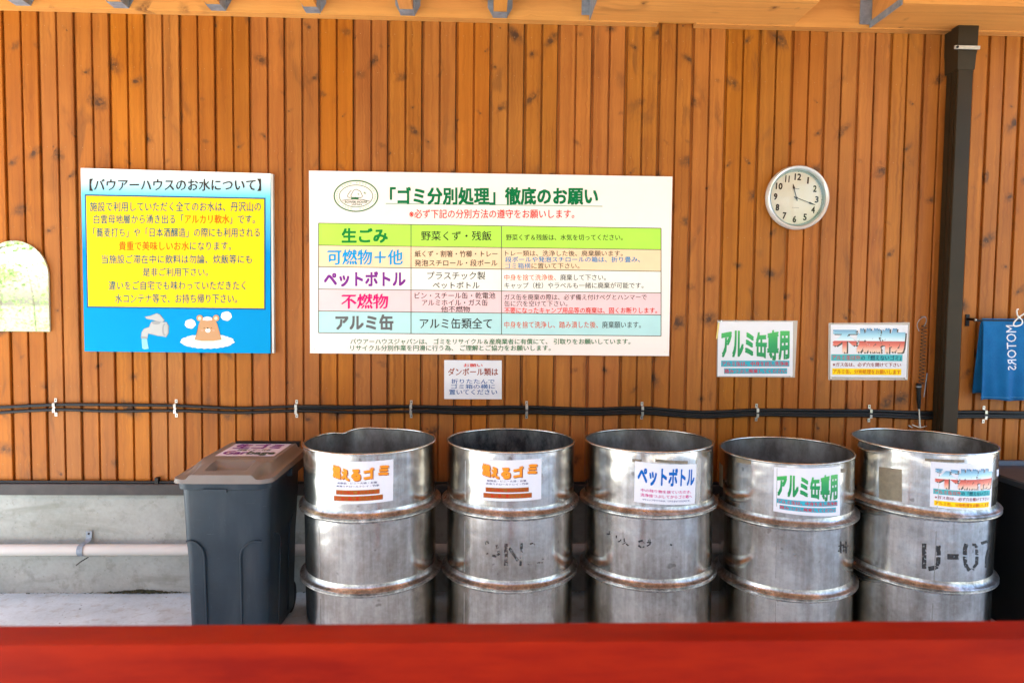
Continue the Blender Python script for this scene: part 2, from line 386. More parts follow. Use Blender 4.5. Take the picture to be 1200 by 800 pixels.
# dirt and moss in the joint between footing and floor
bm = bmesh.new()
for i in range(900):
    x = random.uniform(-2.6, 2.6) if random.random() < 0.5 else random.gauss(-1.72, 0.11)
    mound = 0.012*math.exp(-((x+1.72)/0.13)**2)
    s_ = random.uniform(0.002, 0.005) + mound*0.35
    c = Vector((x, random.uniform(-0.012, 0.003), random.uniform(0, 0.003) + mound*random.random()))
    vs_ = [bm.verts.new(c + Vector((random.uniform(-1, 1)*s_*1.6, random.uniform(-1, 1)*s_, random.uniform(-0.3, 1)*s_))) for _ in range(4)]
    for q in ((0,1,2), (0,1,3), (1,2,3), (0,2,3)): bm.faces.new([vs_[j] for j in q])
o = obj('moss_and_dirt', bm, plain('moss', (0.055, 0.055, 0.025, 1), 0.9, var=0.5, scale=30)); o['kind'] = 'stuff'

# ---------------------------------------------------------------- roof
roof = thing('shelter_roof', 'pine roof framing with ledger beams, joists and galvanised hangers above the wall', 'roof', (0, 0, 0))
YL = -0.05
zl = W(600, 23, YL).z; ztop = zl + 0.24
obj('ledger_beam', newbox(-3.7, W(772, 26, YL).x, YL, -0.0015, zl, ztop), M_LEDGER, roof, bevel=0.002)
obj('ledger_beam', newbox(W(816, 26, YL).x, 3.45, YL, -0.0015, zl, ztop), M_LEDGER, roof, bevel=0.002)
obj('top_plate', newbox(W(772, 26, YL).x+0.002, W(816, 26, YL).x-0.002, YL+0.02, -0.0015, zl+0.02, ztop), M_LEDGER, roof)
def hanger(xc, skew=0):
    hz = W(478, 17, -0.06).z
    bm = bmesh.new()
    w2, fl = 0.0335, 0.026
    for s in (-1, 1):
        # ear on the ledger, tapered at the bottom
        pts = [(xc+s*w2, hz), (xc+s*(w2+fl), hz+0.045), (xc+s*(w2+fl), hz+0.19), (xc+s*w2, hz+0.19)]
        prism(bm, pts, YL-0.0035, YL-0.0005)
        box(bm, xc+s*w2-0.001, xc+s*w2+0.001, YL-0.075, YL-0.0038, hz, hz+0.16)
        for zz in (0.06, 0.10, 0.14):
            cx_ = xc+s*(w2+fl*0.5)
            pp = [(cx_+0.004*math.cos(k*math.pi/4), hz+zz+0.004*math.sin(k*math.pi/4)) for k in range(8)]
            prism(bm, pp, YL-0.006, YL-0.0036)
    box(bm, xc-w2-0.001, xc+w2+0.001, YL-0.065, YL-0.001, hz-0.003, hz-0.0002)
    obj('joist_hanger', bm, M_ZINC, roof)
    obj('joist', newbox(xc-0.031, xc+0.031, -4.75, YL-0.001, hz+0.001, hz+0.20), M_JOIST, roof, bevel=0.002)
for px in (-86, 28, 143, 256.5, 367.5, 478, 586):
    hanger(W(px, 14, YL).x)
zp = zl + 0.006
xa, xb = W(691, 20, YL).x, W(930, 26, YL).x
obj('short_beam', newbox(xa+0.003, xb, -0.315, YL-0.001, zp, zp+0.15), M_LEDGER, roof, bevel=0.003)
xc = W(1019, 28, YL).x
obj('short_beam', newbox(xc+0.006, 3.4, -0.315, YL-0.001, zp, zp+0.15), M_LEDGER, roof, bevel=0.003)
bm = bmesh.new(); box(bm, xa-0.002, xa+0.002, -0.30, YL-0.002, zp, zp+0.16); box(bm, xa-0.040, xa-0.002, YL-0.006, YL-0.002, zp+0.022, zp+0.16)
obj('beam_bracket', bm, M_ZINC, roof)
bm = bmesh.new(); box(bm, xc-0.003, xc+0.005, -0.31, YL-0.004, zp-0.004, zp+0.026)
box(bm, xc-0.052, xc+0.005, YL-0.010, YL-0.002, zp+0.012, zp+0.17)
obj('beam_bracket', bm, M_ZINC, roof)
# short stubs that carry the beams' outer edge
for xx in (xa+0.10, xb-0.10, xc+0.12):
    obj('joist', newbox(xx-0.03, xx+0.03, -4.75, -0.317, zp+0.08, zp+0.20), M_JOIST, roof)
n_b = 24
for k in range(n_b):
    y1 = 0.10 - k*0.205
    obj('roof_board', newbox(-3.75, 3.5, y1-0.2, y1, zp+0.262, zp+0.28), M_LEDGER, roof)
obj('front_beam', newbox(-3.75, 3.5, -4.86, -4.76, zp-0.05, zp+0.255), M_LEDGER, roof)
for x in (-3.6, 3.35):
    for y in (-4.70,): obj('post', newbox(x-0.06, x+0.06, y-0.05, y+0.05, 0.002, zp-0.01), M_JOIST, roof)

# ---------------------------------------------------------------- red rail in front
zr = W(600, 730, -2.1).z
def red_paint():
    t = NT('red_paint'); co = t.co(); a = t.noise(t.vm('MULTIPLY', co, (1, 4, 6)), 3.0, 5.0, 0.6); b = t.noise(co, 40, 3)
    c = t.ramp(a, [(0.35, (0.22, 0.005, 0.0002, 1)), (0.65, (0.34, 0.014, 0.0006, 1))])
    t.P(Base_Color=c, Roughness=t.math('MULTIPLY_ADD', a, 0.2, 0.45)); t.b.inputs['Specular IOR Level'].default_value = 0.10; t.bump(b, 0.15, 0.002); return t.m
M_RED = red_paint()
rail = thing('red_railing', 'out of focus glossy red rail running across in front of the drums', 'railing', (0, -2.13, 0))
obj('top_rail', newbox(-4.0, 4.2, -0.045, 0.03, zr-0.15, zr), M_RED, rail, bevel=0.016, smooth=60)
for x in (-3.4, 0.1, 3.6): obj('rail_post', newbox(x-0.04, x+0.04, 0.012, 0.05, 0.001, zr-0.151), M_RED, rail)

# ---------------------------------------------------------------- decals: text, rectangles, outlines
class Flat:
    """maps photograph pixels on a plane at depth Y to the local space of a thing"""
    def __init__(s, parent, Y): s.p = parent; s.Y = Y; s.inv = PM(parent).inverted()
    def pt(s, a, b, off=0.0): return s.inv @ (W(a, b, s.Y) + Vector((0, -off, 0)))
class Curved:
    """maps unit-square coordinates (b downward) of a sheet stuck on a drum to the drum's local space"""
    def __init__(s, drum, r, TL, TR, BL, BR):
        inv = PM(drum).inverted(); r3 = inv.to_3x3(); o_ = inv @ CAM; q = []
        for px in (TL, TR, BL, BR):
            d = r3 @ ray(*px)
            A = d.x**2+d.y**2; B = 2*(o_.x*d.x+o_.y*d.y); C_ = o_.x**2+o_.y**2-r*r
            D = B*B-4*A*C_
            t = (-B-math.sqrt(max(D, 0)))/(2*A); h = o_+d*t
            q.append((math.atan2(h.y, h.x), h.z))
        s.q = [(q[0][0]+((a-q[0][0]+math.pi) % (2*math.pi)-math.pi), z) for a, z in q]; s.r = r
    def pt(s, a, b, off=0.0):
        TL, TR, BL, BR = s.q
        L_ = [(1-a)*((1-b)*TL[i]+b*BL[i]) + a*((1-b)*TR[i]+b*BR[i]) for i in (0, 1)]
        rr = s.r+off; return Vector((rr*math.cos(L_[0]), rr*math.sin(L_[0]), L_[1]))
LAY = 0.0007
def lettering(parent, mp, s, bx, mats, segs=None, bold=0.0, off=1, sx=1.0, name='lettering', rot90=False, warp=None):
    """print a line of writing into the box bx = (a0, b0, a1, b1)"""
    if not isinstance(mats, (list, tuple)): mats = [mats]
    cu = bpy.data.curves.new('line', 'FONT'); cu.body = s; cu.resolution_u = 2
    if segs:
        i = 0
        for n_, mi in segs:
            for _ in range(n_):
                if i < len(s): cu.body_format[i].material_index = mi
                i += 1
    o = bpy.data.objects.new('line', cu); COL.objects.link(o)
    bpy.context.view_layer.update()
    me = bpy.data.meshes.new_from_object(o.evaluated_get(bpy.context.evaluated_depsgraph_get()))
    bpy.data.objects.remove(o); bpy.data.curves.remove(cu)
    xs = [v.co.x for v in me.vertices]; ys = [v.co.y for v in me.vertices]
    x0, x1, y0, y1 = min(xs), max(xs), min(ys), max(ys)
    a0, b0, a1, b1 = bx
    mi_ = [p.material_index for p in me.polygons]
    V = [v.co.copy() for v in me.vertices]; F = [tuple(p.vertices) for p in me.polygons]
    bpy.data.meshes.remove(me)
    sh = [(0, 0)]
    if bold > 0.028: sh = [(-1, -1), (1, -1), (-1, 1), (1, 1), (0, 0)]
    elif bold > 0.009: sh = [(-1, -0.6), (1, 0.6)]
    elif bold > 0: sh = [(-0.7, 0), (0.7, 0)]
    VV, FF, DD = [], [], []
    for k, (ex, ey) in enumerate(sh):
        n0 = len(VV); VV += [c_ + Vector((ex*bold, ey*bold, 0)) for c_ in V]; DD += [k*0.12]*len(V); FF += [tuple(n0+i for i in f) for f in F]
    me = bpy.data.meshes.new('lettering'); me.from_pydata(VV, [], FF)
    for p in me.polygons: p.material_index = mi_[p.index % len(mi_)]
    x0 -= bold*0.8; x1 += bold*0.8; y0 -= bold*0.6; y1 += bold*0.6
    for v in me.vertices:
        u = (v.co.x-x0)/(x1-x0); q = (v.co.y-y0)/(y1-y0)
        if warp: u, q = warp(u, q)
        if rot90: a, b = a0 + (1-q)*(a1-a0), b0 + u*(b1-b0)     # mirrored, reading downwards
        else: a, b = a0+u*(a1-a0), b1+q*(b0-b1)
        v.co = mp.pt(a, b, (off+DD[v.index])*LAY)
    return link(name, me, mats, parent)
def grid(parent, mp, bx, mat, off=0, nx=1, nz=1, name='printed_panel', thick=0.0, kind=None):
    a0, b0, a1, b1 = bx; bm = bmesh.new()
    def layer(o_):
        return [[bm.verts.new(mp.pt(a0+(a1-a0)*i/nx, b0+(b1-b0)*j/nz, o_)) for i in range(nx+1)] for j in range(nz+1)]
    F = layer(off*LAY)
    for j in range(nz):
        for i in range(nx): bm.faces.new((F[j][i], F[j+1][i], F[j+1][i+1], F[j][i+1]))
    if thick:
        B = layer(off*LAY-thick)
        for j in range(nz):
            for i in range(nx): bm.faces.new((B[j][i], B[j][i+1], B[j+1][i+1], B[j+1][i]))
        for i in range(nx):
            bm.faces.new((F[0][i], F[0][i+1], B[0][i+1], B[0][i])); bm.faces.new((F[nz][i+1], F[nz][i], B[nz][i], B[nz][i+1]))
        for j in range(nz):
            bm.faces.new((F[j+1][0], F[j][0], B[j][0], B[j+1][0])); bm.faces.new((F[j][nx], F[j+1][nx], B[j+1][nx], B[j][nx]))
    return obj(name, bm, mat, parent, kind=kind)
def quad(parent, mp, c4, mat, off=0, name='printed_panel', thick=0.0):
    """free four-cornered sheet TL TR BR BL"""
    bm = bmesh.new(); f = [bm.verts.new(mp.pt(a, b, off*LAY)) for a, b in c4]; bm.faces.new(f)
    if thick:
        g = [bm.verts.new(mp.pt(a, b, off*LAY-thick)) for a, b in c4]; bm.faces.new(list(reversed(g)))
        for i in range(4): bm.faces.new((f[i], g[i], g[(i+1) % 4], f[(i+1) % 4]))
    return obj(name, bm, mat, parent)
def poly(parent, mp, pts, mat, off=1, name='printed_shape', tf=None):
    if tf: pts = [tf(*p) for p in pts]
    bm = bmesh.new(); f = bm.faces.new([bm.verts.new(mp.pt(a, b, off*LAY)) for a, b in pts])
    bmesh.ops.triangulate(bm, faces=[f]); return obj(name, bm, mat, parent)
def ribbon(bm, mp, pts, wd, off=1, closed=False):
    N = len(pts)
    L_, R_ = [], []
    for i, p in enumerate(pts):
        a = pts[(i-1) % N] if (closed or i) else p; b = pts[(i+1) % N] if (closed or i < N-1) else p
        dx, dy = b[0]-a[0], b[1]-a[1]; l = math.hypot(dx, dy) or 1
        nx, ny = -dy/l*wd/2, dx/l*wd/2
        L_.append(bm.verts.new(mp.pt(p[0]+nx, p[1]+ny, off*LAY))); R_.append(bm.verts.new(mp.pt(p[0]-nx, p[1]-ny, off*LAY)))
    for i in range(N if closed else N-1):
        j = (i+1) % N; bm.faces.new((L_[i], L_[j], R_[j], R_[i]))
def lines(parent, mp, pls, wd, mat, off=1, name='printed_line'):
    bm = bmesh.new()
    for pl in pls:
        closed = pl[-1] == 'c'
        ribbon(bm, mp, pl[:-1] if closed else pl, wd, off, closed)
    return obj(name, bm, mat, parent)
def ell(cx, cy, rx, ry, n=40, a0=0, a1=360):
    return [(cx+rx*math.cos(R(a0+(a1-a0)*i/n)), cy+ry*math.sin(R(a0+(a1-a0)*i/n))) for i in range(n if a1-a0 == 360 else n+1)]

# ---------------------------------------------------------------- main recycling sign
c = W(576, 308, -0.02)
sg = thing('information_sign', 'large white waste sorting sign with a five row coloured table and green heading', 'sign', c)
mp = Flat(sg, -0.022)
quad(sg, mp, [(362, 200), (788, 207), (784, 417), (363.3, 413.8)], M_CREAM, 0, 'sign_panel', 0.018)
T = lambda s, x0, y0, x1, y1, m_, segs=None, bold=0.0, off=2: lettering(sg, mp, s, (x0, y0, x1, y1), m_, segs, bold, off)
GREEN, DK, RED, BLUE, ORG = ink(0, 112, 62), ink(45, 42, 38), ink(222, 50, 30), ink(0, 112, 190), ink(222, 80, 25)
T('「ゴミ分別処理」徹底のお願い', 457, 219.5, 700.7, 240, GREEN, bold=0.034)
lines(sg, mp, [[(452, 238.6), (706, 241.8)]], 1.1, ink(150, 175, 150), 1)
T('※必ず下記の分別方法の遵守をお願いします。', 479.5, 245.4, 673, 256, RED, bold=0.012)
xs4 = [373.3, 481.7, 587.7, 774.6]
rows = [(261.6, 267.6), (287.3, 292.6), (312.6, 318), (338.6, 343.2), (364.3, 369), (389.8, 393.6)]
cols = [(178, 232, 84), (250, 212, 172), (244, 240, 228), (246, 204, 206), (184, 224, 224)]
def ry(i, x): a, b = rows[i]; return a + (b-a)*(x-373.3)/(774.6-373.3)
for i in range(5):
    for j in range(3):
        quad(sg, mp, [(xs4[j], ry(i, xs4[j])), (xs4[j+1], ry(i, xs4[j+1])), (xs4[j+1], ry(i+1, xs4[j+1])), (xs4[j], ry(i+1, xs4[j]))], ink(*cols[i]), 1, 'table_cell')
lines(sg, mp, [[(373.3, ry(i, 373.3)), (774.6, ry(i, 774.6))] for i in range(6)] + [[(x, ry(0, x)), (x, ry(5, x))] for x in xs4], 0.85, ink(95, 100, 80), 2, 'table_rule')
for s, b_, col in (('生ごみ', (400.5, 267.6, 454.5, 284.5), (15, 130, 55)), ('可燃物＋他', (383.6, 292.2, 472, 310.4), (0, 152, 214)),
                   ('ペットボトル', (379.7, 318.2, 475.3, 335.8), (130, 45, 145)), ('不燃物', (400, 344, 455, 361.8), (228, 0, 110)),
                   ('アルミ缶', (393.2, 368.6, 461, 386.5), (105, 105, 105))):
    T(s, *b_, ink(*col), bold=0.027 if '燃' in s else 0.034)
for s, b_ in (('野菜くず・残飯', (493.6, 270.8, 576, 282)), ('アルミ缶類全て', (492, 372.6, 576.5, 385.2))): T(s, *b_, DK, bold=0.011)
for s, b_ in (('紙くず・割箸・竹櫛・トレー', (486, 293.6, 583, 301.2)), ('発泡スチロール・段ボール', (486, 304.2, 583, 312)), ('プラスチック製', (500.6, 318.3, 568.7, 327.6)),
              ('ペットボトル', (507, 330.2, 562, 338.3)), ('ビン・スチール缶・乾電池', (486, 342.4, 580.5, 350)), ('アルミホイル・ガス缶', (494.5, 350.6, 571.5, 358.2)),
              ('他不燃物', (516.7, 358.6, 550.7, 365.6))): T(s, *b_, DK, bold=0.011)
C3 = [DK, ink(0, 132, 188), RED, ORG]
T('野菜くず＆残飯は、水気を切ってください。', 593, 274.6, 729.7, 281.8, C3, bold=0.009)
T('トレー類は、洗浄した後、廃棄願います。', 592, 293.4, 729.7, 300.2, C3, bold=0.009)
T('段ボールや発泡スチロールの箱は、折り畳み、', 592, 300.6, 750, 307.4, C3, [(99, 1)], 0.02)
T('ゴミ箱横に置いて下さい。', 592, 308, 679, 314.8, C3, [(4, 1), (99, 0)], 0.006)
T('中身を捨て洗浄後、廃棄して下さい。', 591, 321.4, 710, 328.6, C3, [(9, 3), (99, 0)], 0.006)
T('キャップ（栓）やラベルも一緒に廃棄が可能です。', 591, 330.8, 754, 338, C3, bold=0.009)
T('ガス缶を廃棄の際は、必ず備え付けペグとハンマーで', 591, 344.6, 757.8, 351.6, C3, bold=0.009)
T('缶に穴を空けて下さい。', 591, 352.2, 665, 359, C3, bold=0.009)
T('不要になったキャンプ用品等の廃棄は、固くお断りします。', 591, 360, 770, 367.2, C3, [(99, 2)], 0.016)
T('中身を捨て洗浄し、踏み潰した後、廃棄願います。', 591, 376.4, 751, 384.4, C3, [(16, 3), (99, 0)], 0.006)
G2 = ink(20, 110, 55)
T('バウアーハウスジャパンは、 ゴミをリサイクル＆産廃業者に有償にて、 引取りをお願いしています。', 410.6, 396.6, 738.7, 403.4, G2, bold=0.014)
T('リサイクル分別作業を円滑に行う為、 ご理解とご協力をお願いします。', 410.6, 404.2, 645.3, 411, G2, bold=0.014)
# emblem
LG = ink(60, 115, 70)
lines(sg, mp, [ell(417.2, 229.8, 25.6, 18.0)+['c']], 1.5, LG, 1, 'emblem_ring')
lines(sg, mp, [ell(417.2, 229.8, 19.6, 12.9)+['c']], 0.75, LG, 1, 'emblem_ring')
lines(sg, mp, [ell(417.2, 229.8, 22.6, 15.4, 3, a, a+d) for a, d in [(150+i*9.2, 5.5) for i in range(26) if i not in (7, 12, 17, 21)] + [(48+i*9, 5) for i in range(10) if i not in (4, 5)]], 1.6, ink(190, 208, 180), 1, 'emblem_ring_marks')
zz = lambda X, Y: (385+X/16.0, 205+Y/16.0)
tree = [(430, 430), (420, 380), (450, 330), (470, 290), (520, 270), (560, 290), (600, 310), (620, 360), (640, 400), (610, 430), (560, 425)]
tr2 = [(430, 290), (400, 320), (365, 370), (355, 405), (380, 425), (415, 425)]
lines(sg, mp, [[zz(*p) for p in pl] for pl in (tree, tr2, [(255, 480), (380, 462), (500, 455), (640, 465), (770, 492)])], 0.7, ink(70, 95, 65), 1, 'emblem_drawing')
lines(sg, mp, [[zz(*p) for p in pl] for pl in ([(420, 445), (560, 445)], [(440, 440), (440, 425), (560, 430), (560, 450)], [(500, 450), (510, 415)])], 1.0, ink(40, 110, 65), 2, 'emblem_drawing')
lines(sg, mp, [[zz(*p) for p in pl] for pl in ([(545, 350), (575, 370)], [(560, 340), (560, 380)], [(655, 340), (705, 340)], [(680, 318), (680, 362)], [(663, 322), (697, 358)])], 0.6, ink(120, 150, 115), 1, 'emblem_drawing')
T('BOWER HOUSE', 404.2, 235.3, 430.4, 238.2, ink(60, 95, 60), bold=0.02)
T('JAPAN', 411.8, 238.8, 424, 241.3, ink(60, 95, 60), bold=0.02)

def fixings(parent, Y, pts):
    for a, b in pts:
        p = PM(parent).inverted() @ W(a, b, Y); bm = bmesh.new()
        bmesh.ops.create_uvsphere(bm, u_segments=10, v_segments=6, radius=0.0042, matrix=Matrix.Translation(p) @ Matrix.Diagonal((1, 0.5, 1, 1)))
        obj('screw', bm, M_CREAM, parent, smooth=60)
fixings(sg, -0.0225, [(367, 205), (575, 208), (783, 212), (368, 409), (574, 411.5), (779, 412)])
# ---------------------------------------------------------------- blue water sign
c = W(207, 306, -0.02)
sb = thing('information_sign', 'square blue and yellow drinking water notice with a tap and a bathing bear', 'sign', c)
mp = Flat(sb, -0.026)
t_ = NT('blue_gradient_print'); z_ = t_.n('ShaderNodeSeparateXYZ', {0: t_.co()}).outputs[2]
top_z = (PM(sb).inverted() @ W(207, 198, -0.026)).z
t_.P(Base_Color=t_.ramp(t_.math('MULTIPLY_ADD', z_, 1/(2*top_z), 0.5), [(0.0, srgb(0, 145, 205)), (0.55, srgb(5, 135, 200)), (0.86, srgb(110, 205, 232)), (0.98, srgb(236, 240, 238))]), Roughness=0.45); t_.b.inputs['Specular IOR Level'].default_value = 0.06
M_BLUEG = t_.m
quad(sb, mp, [(94.5, 197), (317, 203.4), (316.8, 414), (99, 411.6)], M_BLUEG, 0, 'sign_panel', 0.012)
for s_, (a, b) in enumerate((((317.2, 203.8), (317.0, 413.6)),)):
    bm = bmesh.new(); p0, p1 = mp.pt(*a, 0), mp.pt(*b, 0)
    box(bm, p0.x, p0.x+0.010, p0.y+0.001, p0.y+0.024, p1.z, p0.z); obj('sign_frame', bm, M_GREYEDGE, sb)
T = lambda s, x0, y0, x1, y1, m_, segs=None, bold=0.0, off=3: lettering(sb, mp, s, (x0, y0, x1, y1), m_, segs, bold, off)
T('【バウアーハウスのお水について】', 105, 209.6, 306, 224, ink(52, 44, 40), bold=0.016)
quad(sb, mp, [(99.4, 227.8), (311.2, 231.9), (311.2, 363), (102, 360.4)], ink(35, 80, 125), 1, 'border_panel')
quad(sb, mp, [(101, 229.6), (309.6, 233.5), (309.6, 361.2), (103.6, 358.8)], ink(255, 204, 16), 2, 'yellow_panel')
TEAL, OR2 = ink(0, 92, 108), ink(225, 85, 5)
for s, b_, sg_ in (('施設で利用していただく全てのお水は、丹沢山の', (105.4, 236.4, 306, 248), None),
        ('白雲母地層から湧き出る「アルカリ軟水」です。', (110, 251.4, 299, 262.4), [(12, 0), (6, 1), (9, 0)]),
        ('「蕎麦打ち」や「日本酒醸造」の際にも利用される', (109.4, 267, 304.6, 278), None),
        ('貴重で美味しいお水になります。', (139.4, 282.8, 271, 293.6), [(9, 1), (9, 0)]),
        ('当施設ご滞在中に飲料は勿論、炊飯等にも', (119.4, 298.4, 295.4, 309), None),
        ('是非ご利用下さい。', (167.4, 313.6, 244, 323.8), None),
        ('違いをご自宅でも味わっていただきたく', (127.4, 328.9, 288, 339.8), None),
        ('水コンテナ等で、お持ち帰り下さい。', (135, 344.2, 278, 355.2), None)):
    T(s, *b_, [TEAL, OR2], sg_, 0.016)
z8 = lambda X, Y: (150+X/8.571, 360+Y/8.571)
def zel(cx, cy, rx, ry, n=24): return ell(cx, cy, rx, ry, n)
GRY, GRD, OUT = ink(176, 178, 176), ink(150, 152, 152), ink(110, 135, 150)
tap = [(135, 300), (140, 250), (165, 215), (215, 200), (235, 150), (270, 140), (330, 150), (385, 150), (408, 190), (405, 260), (380, 298), (350, 290), (300, 285), (240, 268), (205, 262), (195, 315), (135, 312)]
hnd = [(172, 95), (230, 85), (290, 62), (320, 75), (365, 130), (345, 150), (300, 140), (250, 125), (190, 115)]
P_ = lambda pts, m_, off: poly(sb, mp, pts, m_, off, tf=z8)
def grow(pts, k):
    cx_ = sum(p[0] for p in pts)/len(pts); cy_ = sum(p[1] for p in pts)/len(pts)
    out = []
    for x, y in pts:
        l = math.hypot(x-cx_, y-cy_) or 1; out.append((x+(x-cx_)/l*k, y+(y-cy_)/l*k))
    return out
P_([(138, 318), (192, 318), (198, 370), (208, 415), (165, 422), (145, 412), (140, 360)], ink(140, 215, 245), 1)
P_(grow(tap, 6), OUT, 1); P_(tap, GRY, 2); P_(zel(368, 225, 24, 62), GRD, 3); P_(zel(380, 222, 18, 52), GRY, 4)
P_(grow(hnd, 6), OUT, 1); P_(hnd, GRY, 3); P_(zel(285, 155, 42, 18), GRD, 3); P_([(135, 290), (195, 296), (194, 314), (135, 310)], GRD, 3)
cl = [(798+268*math.cos(a)*(1+0.03*math.sin(13*a)), 342+72*math.sin(a)*(1+0.06*math.cos(26*a))) for a in [2*math.pi*k/78 for k in range(78)]]
P_(cl, ink(226, 232, 236), 1); P_(zel(800, 330, 195, 52), ink(196, 236, 222), 2)
BR = ink(190, 146, 106)
P_([(672, 325), (700, 240), (715, 160), (745, 115), (800, 98), (860, 112), (895, 160), (915, 235), (942, 325), (860, 338), (740, 338)], BR, 3)
for x in (722, 886): P_(zel(x, 108, 32, 32), BR, 4); P_(zel(x, 110, 17, 17), ink(240, 214, 180), 5)
P_([(752, 128), (762, 102), (800, 94), (838, 100), (850, 128), (800, 134)], ink(245, 245, 245), 5)
P_(zel(804, 232, 26, 22), ink(250, 245, 235), 4); P_(zel(804, 210, 10, 7, 10), ink(60, 45, 40), 5)
for x in (768, 840): P_(zel(x, 206, 8, 4, 10), ink(110, 85, 60), 4)
for x in (748, 860): P_(zel(x, 232, 14, 6, 10), ink(240, 165, 140), 4)
for cx_, cy_ in ((626, 166), (988, 88)):
    P_([(cx_+54*math.cos(a)*(1+0.05*math.sin(7*a)), cy_+46*math.sin(a)*(1+0.05*math.cos(5*a))) for a in [2*math.pi*k/30 for k in range(30)]], ink(246, 240, 222), 1)

# ---------------------------------------------------------------- little cardboard notice
c = W(554, 445, -0.012)
sn = thing('paper_notice', 'small white cardboard-box notice with brown and blue writing, under the large white sign', 'notice', c)
mp = Flat(sn, -0.004)
quad(sn, mp, [(520.5, 421.8), (588, 422.2), (588, 467.6), (520.5, 467.3)], M_PAPER, 0, 'paper_sheet', 0.002)
T = lambda s, x0, y0, x1, y1, m_, bold=0.0: lettering(sn, mp, s, (x0, y0, x1, y1), m_, None, bold, 1)
T('お願い', 543.3, 425.9, 565.6, 429.9, ink(215, 50, 45), 0.02)
T('ダンボール類は', 525, 431, 583.7, 440, ink(150, 62, 38), 0.022)
B3 = ink(75, 105, 160)
T('折りたたんで', 528.7, 443.8, 579.6, 449.4, B3, 0.016); T('ゴミ箱の横に', 528.7, 449.9, 580, 455.4, B3, 0.016); T('置いてください', 526.3, 456.2, 582.7, 462.2, B3, 0.016)

# ---------------------------------------------------------------- gradient inks used on the posters and drum sheets
def grad_ink(name, zlo, zhi, stops):
    t = NT(name); z = t.n('ShaderNodeSeparateXYZ', {0: t.co()}).outputs[2]
    t.P(Base_Color=t.ramp(t.math('DIVIDE', t.math('SUBTRACT', z, zlo), zhi-zlo), stops), Roughness=0.4); return t.m
SKYRED = [(0.0, srgb(240, 200, 175)), (0.25, srgb(226, 120, 98)), (0.44, srgb(196, 70, 58)), (0.47, srgb(225, 236, 238)), (0.7, srgb(160, 208, 222)), (1.0, srgb(92, 140, 178))]
GRG = [(0.0, srgb(0, 130, 70)), (0.5, srgb(0, 150, 80)), (1.0, srgb(76, 182, 84))]
CY, CYT, YEL = ink(60, 172, 190), ink(205, 45, 70), ink(252, 214, 20)
def alumi(parent, mp, off, nx, sub=None, gname='green_gradient_ink'):
    """print of the aluminium-can sheet in unit coordinates"""
    b = mp.pt(0.5, 0.70, 0).z; t = mp.pt(0.5, 0.12, 0).z
    gm = grad_ink(gname, b, t, GRG)
    wp = lambda u, q: (u, 0.5+(q-0.5)*(0.90+0.10*math.sin(u*9.0)) + 0.03*math.sin(u*7))
    lettering(parent, mp, 'アルミ缶専用', (0.045, 0.13, 0.955, 0.70), gm, None, 0.045, off+1, warp=wp)
    grid(parent, mp, (0.045, 0.715, 0.955, 0.825), CY, off+1, nx); grid(parent, mp, (0.085, 0.855, 0.925, 0.955), CY, off+1, nx)
    lettering(parent, mp, 'アルミ缶は、中身を出し洗浄後', (0.055, 0.728, 0.945, 0.815), CYT, None, 0.02, off+2)
    lettering(parent, mp, '踏みつぶし廃棄してください', (0.09, 0.866, 0.915, 0.946), CYT, None, 0.02, off+2)
def funen(parent, mp, off, nx, gname):
    b = mp.pt(0.5, 0.50, 0).z; t = mp.pt(0.5, 0.08, 0).z
    gm = grad_ink(gname, b, t, SKYRED)
    lettering(parent, mp, '不燃物', (0.045, 0.088, 0.985, 0.545), ink(92, 84, 76), None, 0.05, off+1)
    lettering(parent, mp, '不燃物', (0.025, 0.07, 0.965, 0.525), gm, None, 0.05, off+2)
    grid(parent, mp, (0.01, 0.565, 0.94, 0.69), ink(78, 180, 184), off+1, nx)
    lettering(parent, mp, 'アルミ缶以外の「燃えないゴミ」', (0.02, 0.58, 0.92, 0.675), [ink(205, 75, 70), ink(20, 70, 90)], [(6, 0), (20, 1)], 0.02, off+2)
    lettering(parent, mp, '※ガス缶は、必ず穴を開けて下さい', (0.03, 0.72, 0.925, 0.80), ink(140, 40, 40), None, 0.02, off+1)
    grid(parent, mp, (0.025, 0.835, 0.93, 0.955), YEL, off+1, nx)
    lettering(parent, mp, 'アルミ缶、分別処理をお願いします', (0.035, 0.85, 0.92, 0.94), ink(215, 110, 20), None, 0.02, off+2)
class FlatUV:
    def __init__(s, parent, Y, TL, TR, BR, BL):
        inv = PM(parent).inverted(); s.c = [inv @ W(*p, Y) for p in (TL, TR, BL, BR)]
    def pt(s, a, b, off=0.0):
        TL, TR, BL, BR = s.c
        return (1-a)*((1-b)*TL+b*BL)+a*((1-b)*TR+b*BR)+Vector((0, -off, 0))
# ---------------------------------------------------------------- two laminated posters on the wall
def pins(parent, mp, pts):
    for a, b in pts:
        bm = bmesh.new(); p = mp.pt(a, b, 0)
        bmesh.ops.create_uvsphere(bm, u_segments=8, v_segments=5, radius=0.0045, matrix=Matrix.Translation(p+Vector((0, -0.0025, 0))))
        obj('pin', bm, M_WHITE, parent)
p1 = thing('laminated_poster', 'white laminated poster with big green lettering on the wall below the clock', 'poster', W(887, 409, -0.01))
mp = FlatUV(p1, -0.006, (840.6, 375.2), (934.8, 375.6), (931.4, 442.2), (839.8, 441.4))
grid(p1, mp, (0, 0, 1, 1), M_LAMINATE, 0, name='laminate_sleeve', thick=0.0012)
mp = FlatUV(p1, -0.0075, (841.6, 376.8), (929.2, 377.0), (928.8, 440.4), (840.8, 440.6))
grid(p1, mp, (0, 0, 1, 1), M_PAPER, 1, name='paper_sheet'); alumi(p1, mp, 1, 1, gname='green_gradient_wall')
